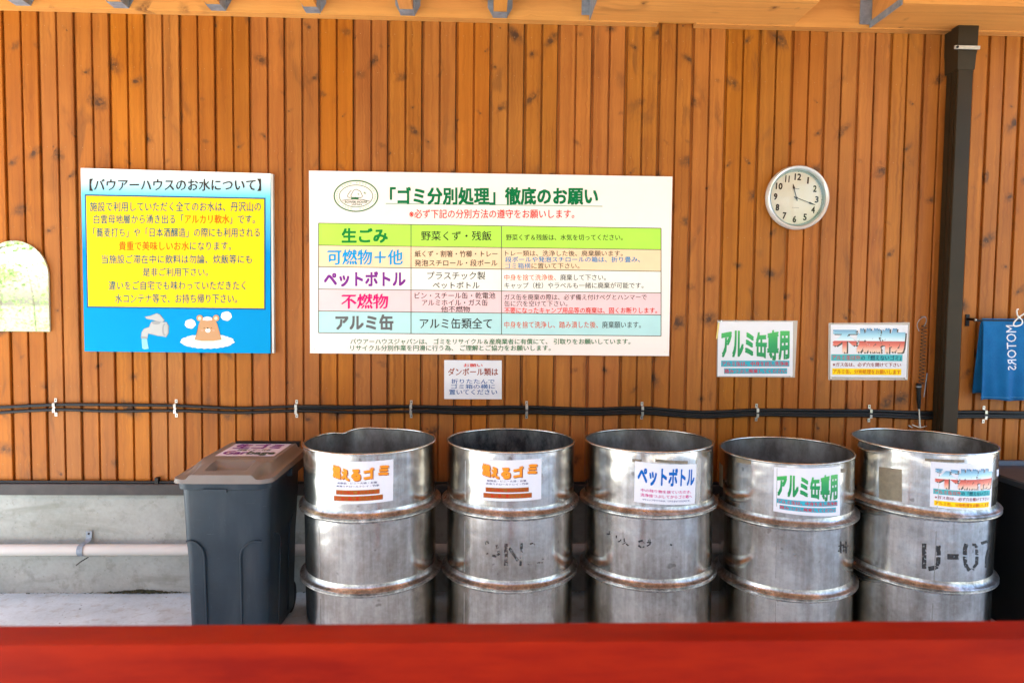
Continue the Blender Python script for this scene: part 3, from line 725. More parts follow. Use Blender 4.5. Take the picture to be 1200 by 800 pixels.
pins(p1, mp, [(0.04, -0.01), (0.98, 1.0), (0.01, 0.99)])
quad(p1, Flat(p1, -0.0095), [(841.2, 378), (843.2, 378), (840.6, 397), (838.8, 397)], ink(225, 200, 120), 2, 'tape_strip')
p2 = thing('laminated_poster', 'white laminated poster with blue to red gradient lettering beside the brown downpipe', 'poster', W(1018, 411, -0.01))
mp = FlatUV(p2, -0.006, (971, 378.4), (1066.2, 377.6), (1063.8, 445.4), (970.6, 445))
grid(p2, mp, (0, 0, 1, 1), M_LAMINATE, 0, name='laminate_sleeve', thick=0.0012)
mp = FlatUV(p2, -0.0075, (973.4, 380.4), (1064, 380.6), (1062, 442.2), (972.8, 441.4))
grid(p2, mp, (0, 0, 1, 1), M_PAPER, 1, name='paper_sheet'); funen(p2, mp, 1, 1, 'sky_red_wall')
pins(p2, mp, [(0.01, 1.02), (0.99, 1.02)])

# ---------------------------------------------------------------- clock
cc = W(934.6, 231.6, -0.03)
ck = thing('wall_clock', 'round white wall clock with black numerals above the green lettered poster', 'clock', (cc.x, -0.001, cc.z), (0, R(3.0), 0))
RC = 0.159
def ring_lathe(prof, n=72):
    bm = bmesh.new(); lathe(bm, prof, n)
    bmesh.ops.rotate(bm, cent=(0,0,0), matrix=Matrix.Rotation(R(90), 3, 'X'), verts=bm.verts)   # z -> -y
    return bm
bm = ring_lathe([(0.0, 0.0), (RC-0.012, 0.0), (RC-0.004, 0.008), (RC, 0.022), (RC-0.002, 0.038), (RC-0.008, 0.045), (RC-0.015, 0.043), (RC-0.0185, 0.036), (RC-0.0215, 0.020), (RC-0.0216, 0.012), (0.0, 0.012)])
M_RIM = plain('pearl_clock_rim', (0.66, 0.65, 0.63, 1), 0.22, metal=0.25, var=0.03)
obj('clock_case', bm, M_RIM, ck, smooth=50)
bm = ring_lathe([(RC-0.0235, 0.0345), (RC-0.0218, 0.0345), (RC-0.0222, 0.014), (RC-0.0295, 0.014)])
obj('inner_rim', bm, plain('teal_rim', (0.45, 0.58, 0.57, 1), 0.35, var=0.03), ck, smooth=30)
RF = RC-0.0222
bm = bmesh.new(); lathe(bm, [(0, 0.0135), (RF-0.0002, 0.0135)], 64); bmesh.ops.rotate(bm, cent=(0,0,0), matrix=Matrix.Rotation(R(90), 3, 'X'), verts=bm.verts)
obj('clock_face', bm, plain('clock_face', srgb(246, 240, 224), 0.5, var=0.01), ck)
class Loc:
    def __init__(s, y): s.y = y
    def pt(s, a, b, off=0.0): return Vector((a, s.y-off, -b))
lm = Loc(-0.0137); NK = ink(70, 66, 58)
for k in range(1, 13):
    a = R(30*k); r_ = RF*0.765; x, z = r_*math.sin(a), r_*math.cos(a)
    h_ = 0.0160; w_ = 0.0098 if k < 10 else 0.0185
    if k == 1: w_ = 0.0042
    if k == 11: w_ = 0.0120
    lettering(ck, lm, str(k), (x-w_*0.9, -z-h_, x+w_*0.9, -z+h_), ink(40, 36, 32), None, 0.03, 1, name='numeral')
bm = bmesh.new()
for k in range(60):
    a = R(6*k); d = Vector((math.sin(a), 0, math.cos(a))); nrm = Vector((math.cos(a), 0, -math.sin(a)))
    r0, hw = (RF*0.935, 0.0011) if k % 5 == 0 else (RF*0.95, 0.0005)
    q = [d*r0-nrm*hw, d*r0+nrm*hw, d*RF*0.97+nrm*hw, d*RF*0.97-nrm*hw]
    bm.faces.new([bm.verts.new(v+Vector((0, -0.0144, 0))) for v in q])
obj('minute_marks', bm, NK, ck)
grid(ck, lm, (-0.012, -0.0465, 0.012, -0.0445), NK, 1, name='maker_mark'); grid(ck, lm, (-0.018, 0.047, 0.018, 0.0485), ink(150, 145, 135), 1, name='maker_mark')
def hand(name, ang, L_, wd, y):
    bm = bmesh.new(); a = R(ang-3); d = Vector((math.sin(a), 0, math.cos(a))); n_ = Vector((math.cos(a), 0, -math.sin(a)))
    pts = [(-0.015, wd*0.6), (L_*0.62, wd*0.45), (L_*0.70, wd*1.5), (L_, 0.0004)]
    top = [d*p+n_*q for p, q in pts]; bot = [d*p-n_*q for p, q in reversed(pts)]
    f = [bm.verts.new(v+Vector((0, y, 0))) for v in top+bot]; g = [bm.verts.new(v+Vector((0, y+0.0008, 0))) for v in top+bot]
    bm.faces.new(f); bm.faces.new(list(reversed(g)))
    for i in range(len(f)): bm.faces.new((f[i], g[i], g[(i+1) % len(f)], f[(i+1) % len(f)]))
    obj(name, bm, M_BLACK, ck)
hand('hour_hand', -16, 0.072, 0.0038, -0.018); hand('minute_hand', 109.5, 0.102, 0.0030, -0.021)
bm = ring_lathe([(0.0, 0.0235), (0.0045, 0.0235), (0.005, 0.014)], 16); obj('hand_hub', bm, M_BLACK, ck)
bm = ring_lathe([(RC-0.0200, 0.034), (RC-0.05, 0.038), (RC-0.10, 0.0405), (0.0, 0.0412)], 64); obj('clock_glass', bm, M_GLASS, ck, smooth=60)

# ---------------------------------------------------------------- arched mirror
mc = W(18, 336, -0.012)
def arch(cx, cz, w, h, n=28):
    r_ = w/2; zc = cz+h/2-r_*1.05
    pts = [(cx-r_, cz-h/2), (cx+r_, cz-h/2)]
    for k in range(n+1):
        a = math.pi*k/n; pts.append((cx+r_*math.cos(a), zc+r_*1.05*math.sin(a)))
    return pts
p_r, p_b, p_t = W(57.6, 350, -0.012), W(30, 388.3, -0.012), W(20, 282, -0.012)
mw, mh = 2*(p_r.x-mc.x), p_t.z-p_b.z
mcz = (p_t.z+p_b.z)/2
mi = thing('arched_mirror', 'frameless arched mirror showing bright leaves at the left edge of the wall', 'mirror', (mc.x, 0, mcz))
bm = bmesh.new(); prism(bm, arch(0, 0, mw, mh), -0.014, -0.004); obj('mirror_backing', bm, plain('mirror_edge', (0.50, 0.47, 0.34, 1), 0.4), mi)
bm = bmesh.new(); q = [bm.verts.new((x, -0.0146, z)) for x, z in arch(0, 0, mw-0.004, mh-0.004)]; bm.faces.new(q); obj('mirror_glass', bm, M_MIRROR, mi)

# ---------------------------------------------------------------- brown downpipe
dx1, dx0 = W(1122, 505, -0.095).x, W(1104.5, 505, -0.095).x
dp = thing('downpipe', 'square dark brown metal downpipe running from the beam down the wall', 'downpipe', (dx0, 0, 0))
wd_ = dx1-dx0
zt = W(1120, 33, -0.1).z
bm = bmesh.new()
yf, yb = -0.095, -0.012
pf = [(0.004, yf), (wd_-0.003, yf), (wd_, yf+0.003), (wd_, yb), (0, yb), (0, yf+0.052), (0.006, yf+0.050), (0.006, yf+0.044), (0, yf+0.042), (0, yf+0.022), (0.005, yf+0.020), (0.005, yf+0.014), (0, yf+0.012), (0, yf+0.003)]
a = [bm.verts.new((x, y, 0.02)) for x, y in pf]; b = [bm.verts.new((x, y, zt-0.1)) for x, y in pf]
for i in range(len(pf)): bm.faces.new((a[i], a[(i+1) % len(pf)], b[(i+1) % len(pf)], b[i]))
bm.faces.new(a); bm.faces.new(b); obj('pipe_shaft', bm, M_BROWN, dp)
# flared head
bm = bmesh.new(); z1_, z2_, z3_ = zt-0.195, zt-0.125, zt+0.03
secs = [(z1_, 0.003), (z1_+0.003, 0.004), (z2_, 0.007), (z2_+0.02, 0.010), (z3_, 0.012)]
rg = []
for z, e in secs: rg.append([bm.verts.new(p) for p in ((-e, yf-e*0.7, z), (wd_+e, yf-e*0.7, z), (wd_+e, -0.0015, z), (-e, -0.0015, z))])
for i in range(len(rg)-1):
    for k in range(4): bm.faces.new((rg[i][k], rg[i][(k+1) % 4], rg[i+1][(k+1) % 4], rg[i+1][k]))
bm.faces.new(rg[0]); bm.faces.new(rg[-1]); obj('pipe_head', bm, M_BROWN, dp, bevel=0.004, smooth=30)
bm = bmesh.new(); zc_ = W(1130, 55.5, -0.12).z; xk0, xk1 = W(1121, 55, -0.12).x-dx0, W(1144, 55, -0.12).x-dx0
box(bm, xk0-0.008, wd_+0.011, -0.1195, -0.112, zc_-0.008, zc_+0.008); obj('clip_plate', bm, M_ZINC_LIGHT, dp, bevel=0.003)
bm = bmesh.new(); bmesh.ops.create_cone(bm, cap_ends=True, segments=12, radius1=0.006, radius2=0.006, depth=0.006, matrix=Matrix.Translation((xk0+0.004, -0.121, zc_))@Matrix.Rotation(R(90), 4, 'X')); obj('clip_bolt', bm, M_BLACK, dp)

# ---------------------------------------------------------------- cables with clamps
tpx = [-130, -40, 0, 66, 130, 207, 280, 348, 420, 482, 550, 617, 690, 752, 820, 886, 950, 1018, 1060, 1090, 1152, 1240, 1330]
up_ = [478, 478, 477, 474, 474, 475, 478, 476, 476.5, 476, 477, 476.5, 479, 477.5, 482.5, 480, 480.5, 481, 482.5, 483, 482.5, 484, 485]
lo_ = [485, 485, 483.2, 479.8, 481.6, 481, 483.2, 481.2, 483, 482, 484, 483.2, 485.2, 484, 488.6, 486, 487, 487, 489, 489.5, 488.2, 490, 491]
cab = thing('cable_run', 'run of black cables clamped along the wooden wall above the drums', 'cable', W(600, 480, 0))
inv = PM(cab).inverted()
def cable(ys, y, r, jig=0, name='cable', start=-999):
    pts = [inv @ (W(p, q + (random.uniform(-jig, jig)), y)) for p, q in zip(tpx, ys) if p >= start]
    bm = bmesh.new(); tube(bm, smoothpts(pts, 5), r, 8); obj(name, bm, M_CABLE, cab, smooth=60)
cable(up_, -0.012, 0.0078); cable(lo_, -0.012, 0.0078)
cable([a*0.35+b*0.65 for a, b in zip(up_, lo_)], -0.016, 0.0058, 0.5, start=482)
cable([a*0.7+b*0.3 for a, b in zip(up_, lo_)], -0.008, 0.0055, 0.9, start=340)
for px in (-70, 66, 207, 348, 482, 617, 752, 886, 1018, 1152, 1288):
    i = min(range(len(tpx)), key=lambda k: abs(tpx[k]-px)); ym = (up_[i]+lo_[i])/2
    p = inv @ W(px, ym, 0)
    bm = bmesh.new()
    prof = [(0.044, -0.003), (0.026, -0.003), (0.023, -0.022), (0.006, -0.023), (0.003, -0.018), (-0.003, -0.018), (-0.006, -0.023), (-0.023, -0.022), (-0.026, -0.003), (-0.044, -0.003)]
    th = 0.0015; W_ = 0.0062
    A_ = [[bm.verts.new(p+Vector((sx*W_, y-e, z))) for z, y in prof] for sx in (-1, 1) for e in (0, th)]
    for i_ in range(len(prof)-1):
        bm.faces.new((A_[1][i_], A_[1][i_+1], A_[3][i_+1], A_[3][i_])); bm.faces.new((A_[0][i_], A_[2][i_], A_[2][i_+1], A_[0][i_+1]))
        bm.faces.new((A_[0][i_], A_[0][i_+1], A_[1][i_+1], A_[1][i_])); bm.faces.new((A_[2][i_], A_[3][i_], A_[3][i_+1], A_[2][i_+1]))
    cl_ = obj('cable_clamp', bm, M_ZINC_LIGHT, cab)
    bm = bmesh.new()
    for z in (0.036, -0.036): bmesh.ops.create_uvsphere(bm, u_segments=8, v_segments=5, radius=0.003, matrix=Matrix.Translation(p+Vector((0, -0.005, z))))
    obj('screw', bm, M_BLACK, cl_)
# thin cable lying on the sill
sc_ = thing('sill_cable', 'thin black cable lying along the dark sill at the foot of the boards', 'cable', (0, -0.02, Z_SILL_T))
bm = bmesh.new(); tube(bm, [(-3.5+0.25*k, 0.004+0.002*math.sin(k*1.7), 0.0075+0.0008*math.sin(k*2.3)) for k in range(31)], 0.0065, 8); obj('cable', bm, M_CABLE, sc_, smooth=60)
px_ = W(184, 564, -0.02); bm = newbox(px_.x-0.008, px_.x+0.008, -0.008, 0.018, 0.001, 0.030)
obj('cable_clip', bm, M_BLACK, sc_, bevel=0.003)

# ---------------------------------------------------------------- white pipe on the footing
zp_ = W(100, 643.8, -0.05).z
pv = thing('water_pipe', 'white plastic water pipe bracketed along the concrete footing', 'pipe', (0, -0.05, zp_))
bm = bmesh.new(); tube(bm, [(-3.5, 0, 0), (-1, 0, -0.001), (4.1, 0, 0)], 0.0272, 20); obj('pipe_run', bm, M_PVC, pv, smooth=60)
for px in (97, 700, 1300):
    x = W(px, 644, -0.05).x; bm = bmesh.new()
    prof = [(0.078, 0.044), (0.045, 0.044), (0.032, 0.030)] + [(0.0300*math.sin(a), -0.0300*math.cos(a)) for a in [R(70-k*17) for k in range(11)]] + [(-0.034, 0.020), (-0.046, 0.044)]
    for sx in (0,):
        A_ = [[bm.verts.new((x+s2_*0.014+(0.006 if z > 0.03 else 0), y-e, z)) for z, y in prof] for s2_ in (-1, 1) for e in (0, 0.002)]
        for i_ in range(len(prof)-1):
            bm.faces.new((A_[1][i_], A_[1][i_+1], A_[3][i_+1], A_[3][i_])); bm.faces.new((A_[0][i_], A_[2][i_], A_[2][i_+1], A_[0][i_+1]))
            bm.faces.new((A_[0][i_], A_[0][i_+1], A_[1][i_+1], A_[1][i_])); bm.faces.new((A_[2][i_], A_[3][i_], A_[3][i_+1], A_[2][i_+1]))
    br = obj('pipe_bracket', bm, M_ZINC, pv, smooth=40)
    bm = bmesh.new(); tube(bm, [(x+0.008, 0.03, -0.048), (x-0.006, -0.01, -0.056), (x-0.022, -0.02, -0.070)], 0.003, 6)
    bmesh.ops.create_uvsphere(bm, u_segments=8, v_segments=6, radius=0.005, matrix=Matrix.Translation((x+0.006, 0.041, 0.066)))
    obj('bracket_bolt', bm, M_SILL, br)

# ---------------------------------------------------------------- stainless drums
RB = 0.279
def hoop_prof(z):
    pr = [(-0.0005, 0.046), (0.001, 0.036), (0.0035, 0.027), (0.0085, 0.0195), (0.0150, 0.0155), (0.0210, 0.0135), (0.0228, 0.0110), (0.0218, 0.0080), (0.0180, 0.0062),
            (0.0172, 0.0040), (0.0190, 0.0018), (0.0222, 0.0000), (0.0226, -0.0035), (0.020, -0.0060), (0.012, -0.0080), (0.005, -0.0105), (0.001, -0.015), (-0.0005, -0.024)]
    return [(RB+a, z+0.86*b) for a, b in pr]
def make_drum(label, x, y, htop=0.862, rot=(0, 0, 0), dent=None, inner=None):
    t = thing('steel_drum', label, 'drum', (x, y, 0.001), rot, group='stainless steel drums standing in a row against the wall')
    bm = bmesh.new()
    prof = [(0, 0.012), (RB-0.02, 0.012), (RB-0.006, 0.0), (RB, 0.004)]
    prof += [(RB, htop*k/26) for k in range(1, 26)] + [(RB, htop-0.007), (RB-0.0022, htop-0.007)]
    prof += [(RB-0.0022, htop*k/14) for k in range(13, 0, -1)] + [(RB-0.02, 0.02), (0, 0.02)]
    lathe(bm, prof, 112)
    for f in bm.faces:
        c_ = f.calc_center_median()
        if math.hypot(c_.x, c_.y) < RB-0.0012 and c_.z > 0.0165: f.material_index = 1
    def dentf(v):
        if not dent: return v.co
        a = math.atan2(v.co.y, v.co.x)
        for a0, wa, z0, wz, dep, dz in dent:
            d = (a-a0+math.pi) % (2*math.pi)-math.pi
            k = math.exp(-(d/wa)**2)*math.exp(-((v.co.z-z0)/wz)**2); rr = math.hypot(v.co.x, v.co.y)
            if rr > 0.2: v.co = Vector((v.co.x*(1-dep*k/rr), v.co.y*(1-dep*k/rr), v.co.z-dz*k))
        return v.co
    for v in bm.verts: dentf(v)
    obj('drum_body', bm, [M_STEEL, inner or M_INNER], t, smooth=50)
    bm = bmesh.new()
    rp = [(RB-0.0011+0.0052*math.cos(a), htop-0.004+0.0052*math.sin(a)) for a in [2*math.pi*k/8 for k in range(8)]]
    lathe(bm, rp, 112, closed=True)
    for v in bm.verts: dentf(v)
    obj('rim', bm, M_STEEL, t, smooth=80)
    for z in (htop-0.262, htop-0.560):
        bm = bmesh.new(); lathe(bm, hoop_prof(z), 112); obj('rolling_hoop', bm, M_HOOP, t, smooth=50)
    return t
D = [make_drum('stainless drum with an orange lettered sheet and a dented rim, next to the grey bin', -0.494, -0.45, 0.864, (0, R(-0.7), R(20)),
               dent=[(R(128-20), 0.13, 0.87, 0.07, 0.022, 0.007), (R(105-20), 0.22, 0.87, 0.06, -0.006, -0.006), (R(-40), 0.16, 0.42, 0.05, 0.006, 0)]),
     make_drum('stainless drum with an orange lettered sheet and worn black stencil marks', 0.104, -0.42, 0.862, (0, R(0.2), R(75)), inner=M_SOOT),
     make_drum('stainless drum with the blue lettered sheet, middle of the row of five', 0.724, -0.42, 0.864, (0, R(0.8), R(140)), dent=[(R(-120-140), 0.09, 0.18, 0.04, 0.005, 0)]),
     make_drum('shorter stainless drum with the green lettered sheet', 1.343, -0.43, 0.828, (0, R(1.4), R(200)), dent=[(R(-105-200), 0.10, 0.44, 0.035, 0.005, 0), (R(-60-200), 0.14, 0.16, 0.05, 0.007, 0)]),
     make_drum('stainless drum stencilled U-07 at the right end of the row', 1.915, -0.475, 0.880, (0, R(0.6), R(260)), dent=[(R(-125-260), 0.12, 0.50, 0.06, 0.006, 0), (R(-95-260), 0.07, 0.24, 0.03, 0.004, 0), (R(70-260), 0.2, 0.88, 0.07, 0.008, 0.003)])]
# dull stained weld seam and stick-on sheets
def seam(d, ang):
    r_ = PM(d).to_euler().z; a = R(ang)-r_
    for z0, z1 in ((0.02, 0.26), (0.345, 0.56), (0.645, 0.84)):
        bm = bmesh.new()
        tube(bm, [((RB+0.0004)*math.cos(a), (RB+0.0004)*math.sin(a), z0), ((RB+0.0004)*math.cos(a), (RB+0.0004)*math.sin(a), min(z1, 0.81))], 0.0016, 6)
        obj('weld_seam', bm, M_STEEL, d)
seam(D[0], 232); seam(D[1], 226); seam(D[3], 240); seam(D[4], 250)
def sheet(d, TL, TR, BR, BL, mat=M_PAPER, name='paper_sheet', off=0.0012):
    mp = Curved(d, RB+off, TL, TR, BL, BR)
    g = grid(d, mp, (0, 0, 1, 1), mat, 0, 14, 4, name=name, thick=0.0006)
    return g, mp
M_OLDTAPE = plain('old_brown_tape', (0.20, 0.16, 0.11, 1), 0.6, var=0.35, scale=60)
M_TAN = plain('tan_tape', (0.24, 0.20, 0.13, 1), 0.5, var=0.15, scale=50)
M_FILM = NT('clear_tape_film'); M_FILM.P(Base_Color=(0.75, 0.72, 0.66, 1), Roughness=0.18); M_FILM.b.inputs['Alpha'].default_value = 0.32; M_FILM = M_FILM.m
OT, OS = ink(240, 148, 40), ink(150, 84, 52)
def moeru(d, mp, n):
    def place(ch, a0, b0, a1, b1, tilt):
        wp = lambda u, q: (u, q + (u-0.5)*tilt)
        for dx_, m_, o_ in ((0.016, OS, 1), (0, OT, 2)):
            lettering(n, mp, ch, (a0+dx_, b0+dx_*1.2, a1+dx_, b1+dx_*1.2), m_, None, 0.06, o_, warp=wp)
    place('燃', 0.06, 0.10, 0.195, 0.40, -0.15); place('え', 0.208, 0.17, 0.33, 0.43, -0.15); place('る', 0.36, 0.18, 0.505, 0.45, 0.0)
    place('ゴ', 0.55, 0.16, 0.70, 0.42, 0.12); place('ミ', 0.765, 0.12, 0.925, 0.36, 0.12)
    NV = ink(70, 66, 110)
    lettering(n, mp, '紙製品・ビニール袋・お箸', (0.14, 0.485, 0.75, 0.535), NV, None, 0.02, 1)
    lettering(n, mp, '発泡スチロールトレイ・竹串', (0.12, 0.56, 0.78, 0.61), NV, None, 0.02, 1)
    OL = ink(160, 98, 38); RR = ink(205, 45, 25)
    grid(n, mp, (0.115, 0.675, 0.79, 0.785), OL, 1, 8); grid(n, mp, (0.075, 0.815, 0.84, 0.935), OL, 1, 8)
    lettering(n, mp, '大きな物は、折りたたんで', (0.125, 0.69, 0.78, 0.775), RR, None, 0.02, 2)
    lettering(n, mp, 'ゴミ箱の横に置いてください', (0.085, 0.83, 0.83, 0.92), RR, None, 0.02, 2)
g, mp = sheet(D[0], (385.8, 539.3), (461, 537.8), (460.6, 586), (386.6, 589)); moeru(D[0], mp, g)
g, mp = sheet(D[1], (560.8, 537.6), (634.6, 536.6), (634.2, 584.2), (561.6, 585)); moeru(D[1], mp, g)
g, mp = sheet(D[2], (744.2, 540), (816.2, 543.4), (814.2, 589.8), (743, 587.4))
BL5 = ink(0, 98, 182)
lettering(g, mp, 'ペットボトル', (0.045, 0.10, 0.965, 0.55), BL5, None, 0.035, 1)
PK = ink(205, 40, 125)
lettering(g, mp, '中の残り物を捨ていただき、', (0.10, 0.645, 0.91, 0.725), PK, None, 0.02, 1)
lettering(g, mp, '洗浄後つぶしてからゴミ箱へ', (0.095, 0.76, 0.93, 0.845), PK, None, 0.02, 1)
lettering(g, mp, '※キャップやラベルは、つけたままで大丈夫です。', (0.13, 0.885, 0.90, 0.935), ink(60, 60, 130), None, 0.02, 1)
sheet(D[2], (816.5, 536), (822, 537), (820, 592), (814.8, 591), M_FILM, 'tape_strip', 0.0022)
sheet(D[2], (741, 537.5), (752, 538.2), (752, 541.5), (741, 541), M_OLDTAPE, 'tape_strip', 0.0008)
sheet(D[2], (768, 537.6), (806, 540), (806, 543.4), (768, 541), M_OLDTAPE, 'tape_strip', 0.0008)
g, mp = sheet(D[3], (907, 546.8), (984.6, 545.4), (984.2, 603.4), (906.2, 598.4)); 
class Sub:
    def __init__(s, mp, a0, b0, a1, b1): s.m = mp; s.b = (a0, b0, a1, b1)
    def pt(s, a, b, off=0.0): A, B, C_, D_ = s.b; return s.m.pt(A+(C_-A)*a, B+(D_-B)*b, off)
alumi(g, Sub(mp, 0.0, 0.0, 0.99, 0.97), 0, 8, gname='green_gradient_drum')
sheet(D[3], (862, 534.5), (880, 537.5), (880, 544), (862, 541), M_TAN, 'tape_strip', 0.0008)
sheet(D[3], (985.5, 549), (992, 548.5), (992, 553), (985.5, 553.5), M_OLDTAPE, 'tape_strip', 0.0008)
sheet(D[3], (840.3, 540), (846.6, 545), (846.8, 571), (840.6, 566), M_TAN, 'tape_strip', 0.0008)
g, mp = sheet(D[4], (1090.8, 540.4), (1164, 541.4), (1161, 595.4), (1089.6, 593)); funen(g, Sub(mp, 0.03, 0.05, 1.0, 1.0), 0, 8, 'sky_red_drum')
sheet(D[4], (1030, 546.6), (1056.8, 549.6), (1056.8, 587.5), (1030, 583.4), M_TAN, 'tape_strip', 0.0008)
sheet(D[4], (1084, 536.8), (1130, 538.6), (1130, 541.6), (1084, 539.8), M_OLDTAPE, 'tape_strip', 0.0008)
sheet(D[4], (1168.2, 550), (1170.6, 549.4), (1170.4, 557), (1168.2, 557.6), M_PAPER, 'tape_strip', 0.0008)
# worn stencil paint
def worn(name, thr=0.47):
    t = NT(name); n = t.noise(t.co(), 95, 4, 0.65)
    t.P(Base_Color=(0.018, 0.017, 0.018, 1), Roughness=0.6, Alpha=t.ss(n, thr-0.015, thr+0.015)); return t.m
M_STEN, M_STENW = worn('stencil_paint', 0.43), worn('worn_stencil_paint', 0.50)
class PxCyl:
    """photograph pixels on the drum's wall"""
    def __init__(s, drum, r):
        s.inv = PM(drum).inverted(); s.r3 = s.inv.to_3x3(); s.o = s.inv @ CAM; s.r = r
    def pt(s, a, b, off=0.0):
        d = s.r3 @ ray(a, b); o_ = s.o; r = s.r+off
        A = d.x**2+d.y**2; B = 2*(o_.x*d.x+o_.y*d.y); C_ = o_.x**2+o_.y**2-r*r
        return o_+d*((-B-math.sqrt(max(B*B-4*A*C_, 0)))/(2*A))
def marks(d, TL, TR, BR, BL, pls, wd, mat, name='stencil_mark'):
    mp = PxCyl(d, RB+0.0007); bm = bmesh.new(); ww, hh = TR[0]-TL[0], BL[1]-TL[1]
    for k_, pl in enumerate(pls):
        w_ = wd
        if isinstance(pl[0], (int, float)): w_, pl = pl[0], pl[1]
        pl = [(TL[0]+a*ww, TL[1]+b*hh) for a, b in pl]
        ribbon(bm, mp, pl, w_*ww, 1)
    obj(name, bm, mat, d)
s5 = lambda *p: [((x/1200.0), (y/700.0)) for x, y in p]
rect5 = dict(TL=(1060, 620), TR=(1165.5, 620), BR=(1165.5, 690), BL=(1060, 690))
sc5 = lambda *p: [((x/1055.0), (y/700.0)) for x, y in p]
marks(D[4], **rect5, wd=0.05, mat=M_STEN, pls=[sc5((230, 170), (230, 460)), sc5((398, 190), (400, 305)), (0.048, sc5((398, 325), (395, 400), (375, 440), (335, 455), (280, 462))),
    (0.06, sc5((505, 320), (636, 322))), (0.042, sc5((730, 170), (712, 220), (708, 300))), (0.042, sc5((712, 318), (712, 380), (730, 440), (765, 480))),
    (0.03, sc5((800, 180), (835, 180), (848, 215))), (0.028, sc5((850, 235), (852, 300))), (0.03, sc5((852, 318), (850, 400), (800, 472))),
    (0.03, sc5((905, 165), (970, 140))), (0.024, sc5((990, 235), (965, 330), (960, 450)))])
s2 = lambda *p: [((x/1200.0), (y/554.0)) for x, y in p]
marks(D[1], (530, 620), (660, 620), (660, 680), (530, 680), [(0.034, s2((583, 155), (578, 395))), (0.026, s2((615, 200), (712, 340))), (0.026, s2((748, 150), (748, 250))), (0.02, s2((745, 290), (738, 395))),
    (0.03, s2((350, 150), (390, 138))), (0.022, s2((430, 280), (470, 290), (505, 265), (498, 235))), (0.02, s2((478, 170), (490, 205))), (0.014, s2((370, 260), (385, 268))),
    (0.012, s2((840, 160), (870, 150), (895, 165))), (0.012, s2((920, 365), (980, 355))), (0.010, s2((820, 380), (860, 378))), (0.012, s2((970, 315), (995, 325)))], 0.03, M_STENW)
s3 = lambda *p: [((x/1200.0), (y/480.0)) for x, y in p]
marks(D[2], (700, 610), (800, 610), (800, 650), (700, 650), [(0.016, s3((130, 185), (175, 185))), (0.012, s3((168, 145), (166, 195))), (0.012, s3((266, 205), (262, 245))), (0.014, s3((285, 290), (310, 292), (332, 262))),
    (0.012, s3((375, 245), (378, 300))), (0.010, s3((350, 330), (400, 305))), (0.014, s3((400, 325), (436, 350))), (0.022, s3((578, 295), (640, 275))), (0.018, s3((576, 345), (610, 372), (660, 362))),
    (0.014, s3((695, 305), (760, 305))), (0.014, s3((738, 250), (742, 330), (695, 355))), (0.010, s3((716, 262), (718, 290))), (0.020, s3((1025, 330), (1052, 342)))], 0.015, M_STEN)
s4 = lambda *p: [((x-982)/16.0, (y-628)/30.0) for x, y in p]
marks(D[3], (982, 628), (996.5, 628), (996.5, 658), (982, 658), [(0.09, s4((983, 640), (989, 638))), (0.09, s4((986, 634), (986, 648))), (0.08, s4((986, 641), (983, 646))), (0.09, s4((990, 637), (990, 647))), (0.09, s4((993, 634), (993, 648))), (0.08, s4((990, 641), (996, 639)))], 0.07, M_STEN, 'handwritten_mark')

# ---------------------------------------------------------------- grey wheelie bin
M_BIN = plain('slate_grey_bin_plastic', (0.018, 0.031, 0.046, 1), 0.45, var=0.22, scale=7, spec=0.35, bump=0.12, bscale=160)
M_LID = plain('taupe_lid_plastic', (0.185, 0.150, 0.128, 1), 0.42, var=0.12, scale=8, bump=0.1, bscale=160)
t_ = NT('scuffed_bin_plastic'); c_ = t_.co(); n_ = t_.noise(c_, 6.0, 5.0, 0.6)
col_ = t_.ramp(n_, [(0.3, (0.011, 0.021, 0.032, 1)), (0.7, (0.019, 0.032, 0.046, 1))])
sc_a = t_.ss(t_.noise(t_.vm('MULTIPLY', c_, (4, 4, 60)), 2.4, 4.0, 0.8), 0.64, 0.72); sc_b = t_.ss(t_.noise(t_.vm('MULTIPLY', c_, (55, 55, 4)), 2.0, 4.0, 0.75), 0.66, 0.74); sp_ = t_.ss(t_.noise(c_, 120.0, 2.0, 0.5), 0.74, 0.78)
dust = t_.ss(t_.noise(t_.vm('MULTIPLY', c_, (9, 9, 2)), 1.0, 4.0, 0.6), 0.45, 0.75, 0, 0.25)
col_ = t_.mix(dust, col_, (0.09, 0.10, 0.11, 1))
col_ = t_.mix(t_.math('MULTIPLY', t_.math('MAXIMUM', t_.math('MAXIMUM', sc_a, sc_b), sp_), 0.35), col_, (0.16, 0.18, 0.20, 1))
t_.P(Base_Color=col_, Roughness=t_.math('MULTIPLY_ADD', n_, 0.25, 0.33)); t_.b.inputs['Specular IOR Level'].default_value = 0.35
t_.bump(t_.noise(c_, 170.0, 3.0), 0.12, 0.003); M_BIN = t_.m
bx_, by_ = -1.066, -0.385
bn = thing('garbage_bin', 'dark grey plastic garbage bin with a taupe lid, left of the steel drums', 'bin', (bx_, by_, 0.0))
def rrect(w_, d_, r_, n=5):
    pts = []
    for cx_, cy_, a0 in ((w_/2-r_, d_/2-r_, 0), (-w_/2+r_, d_/2-r_, 90), (-w_/2+r_, -d_/2+r_, 180), (w_/2-r_, -d_/2+r_, 270)):
        for k in range(n+1): a = R(a0+90*k/n); pts.append((cx_+r_*math.cos(a), cy_+r_*math.sin(a)))
    return pts
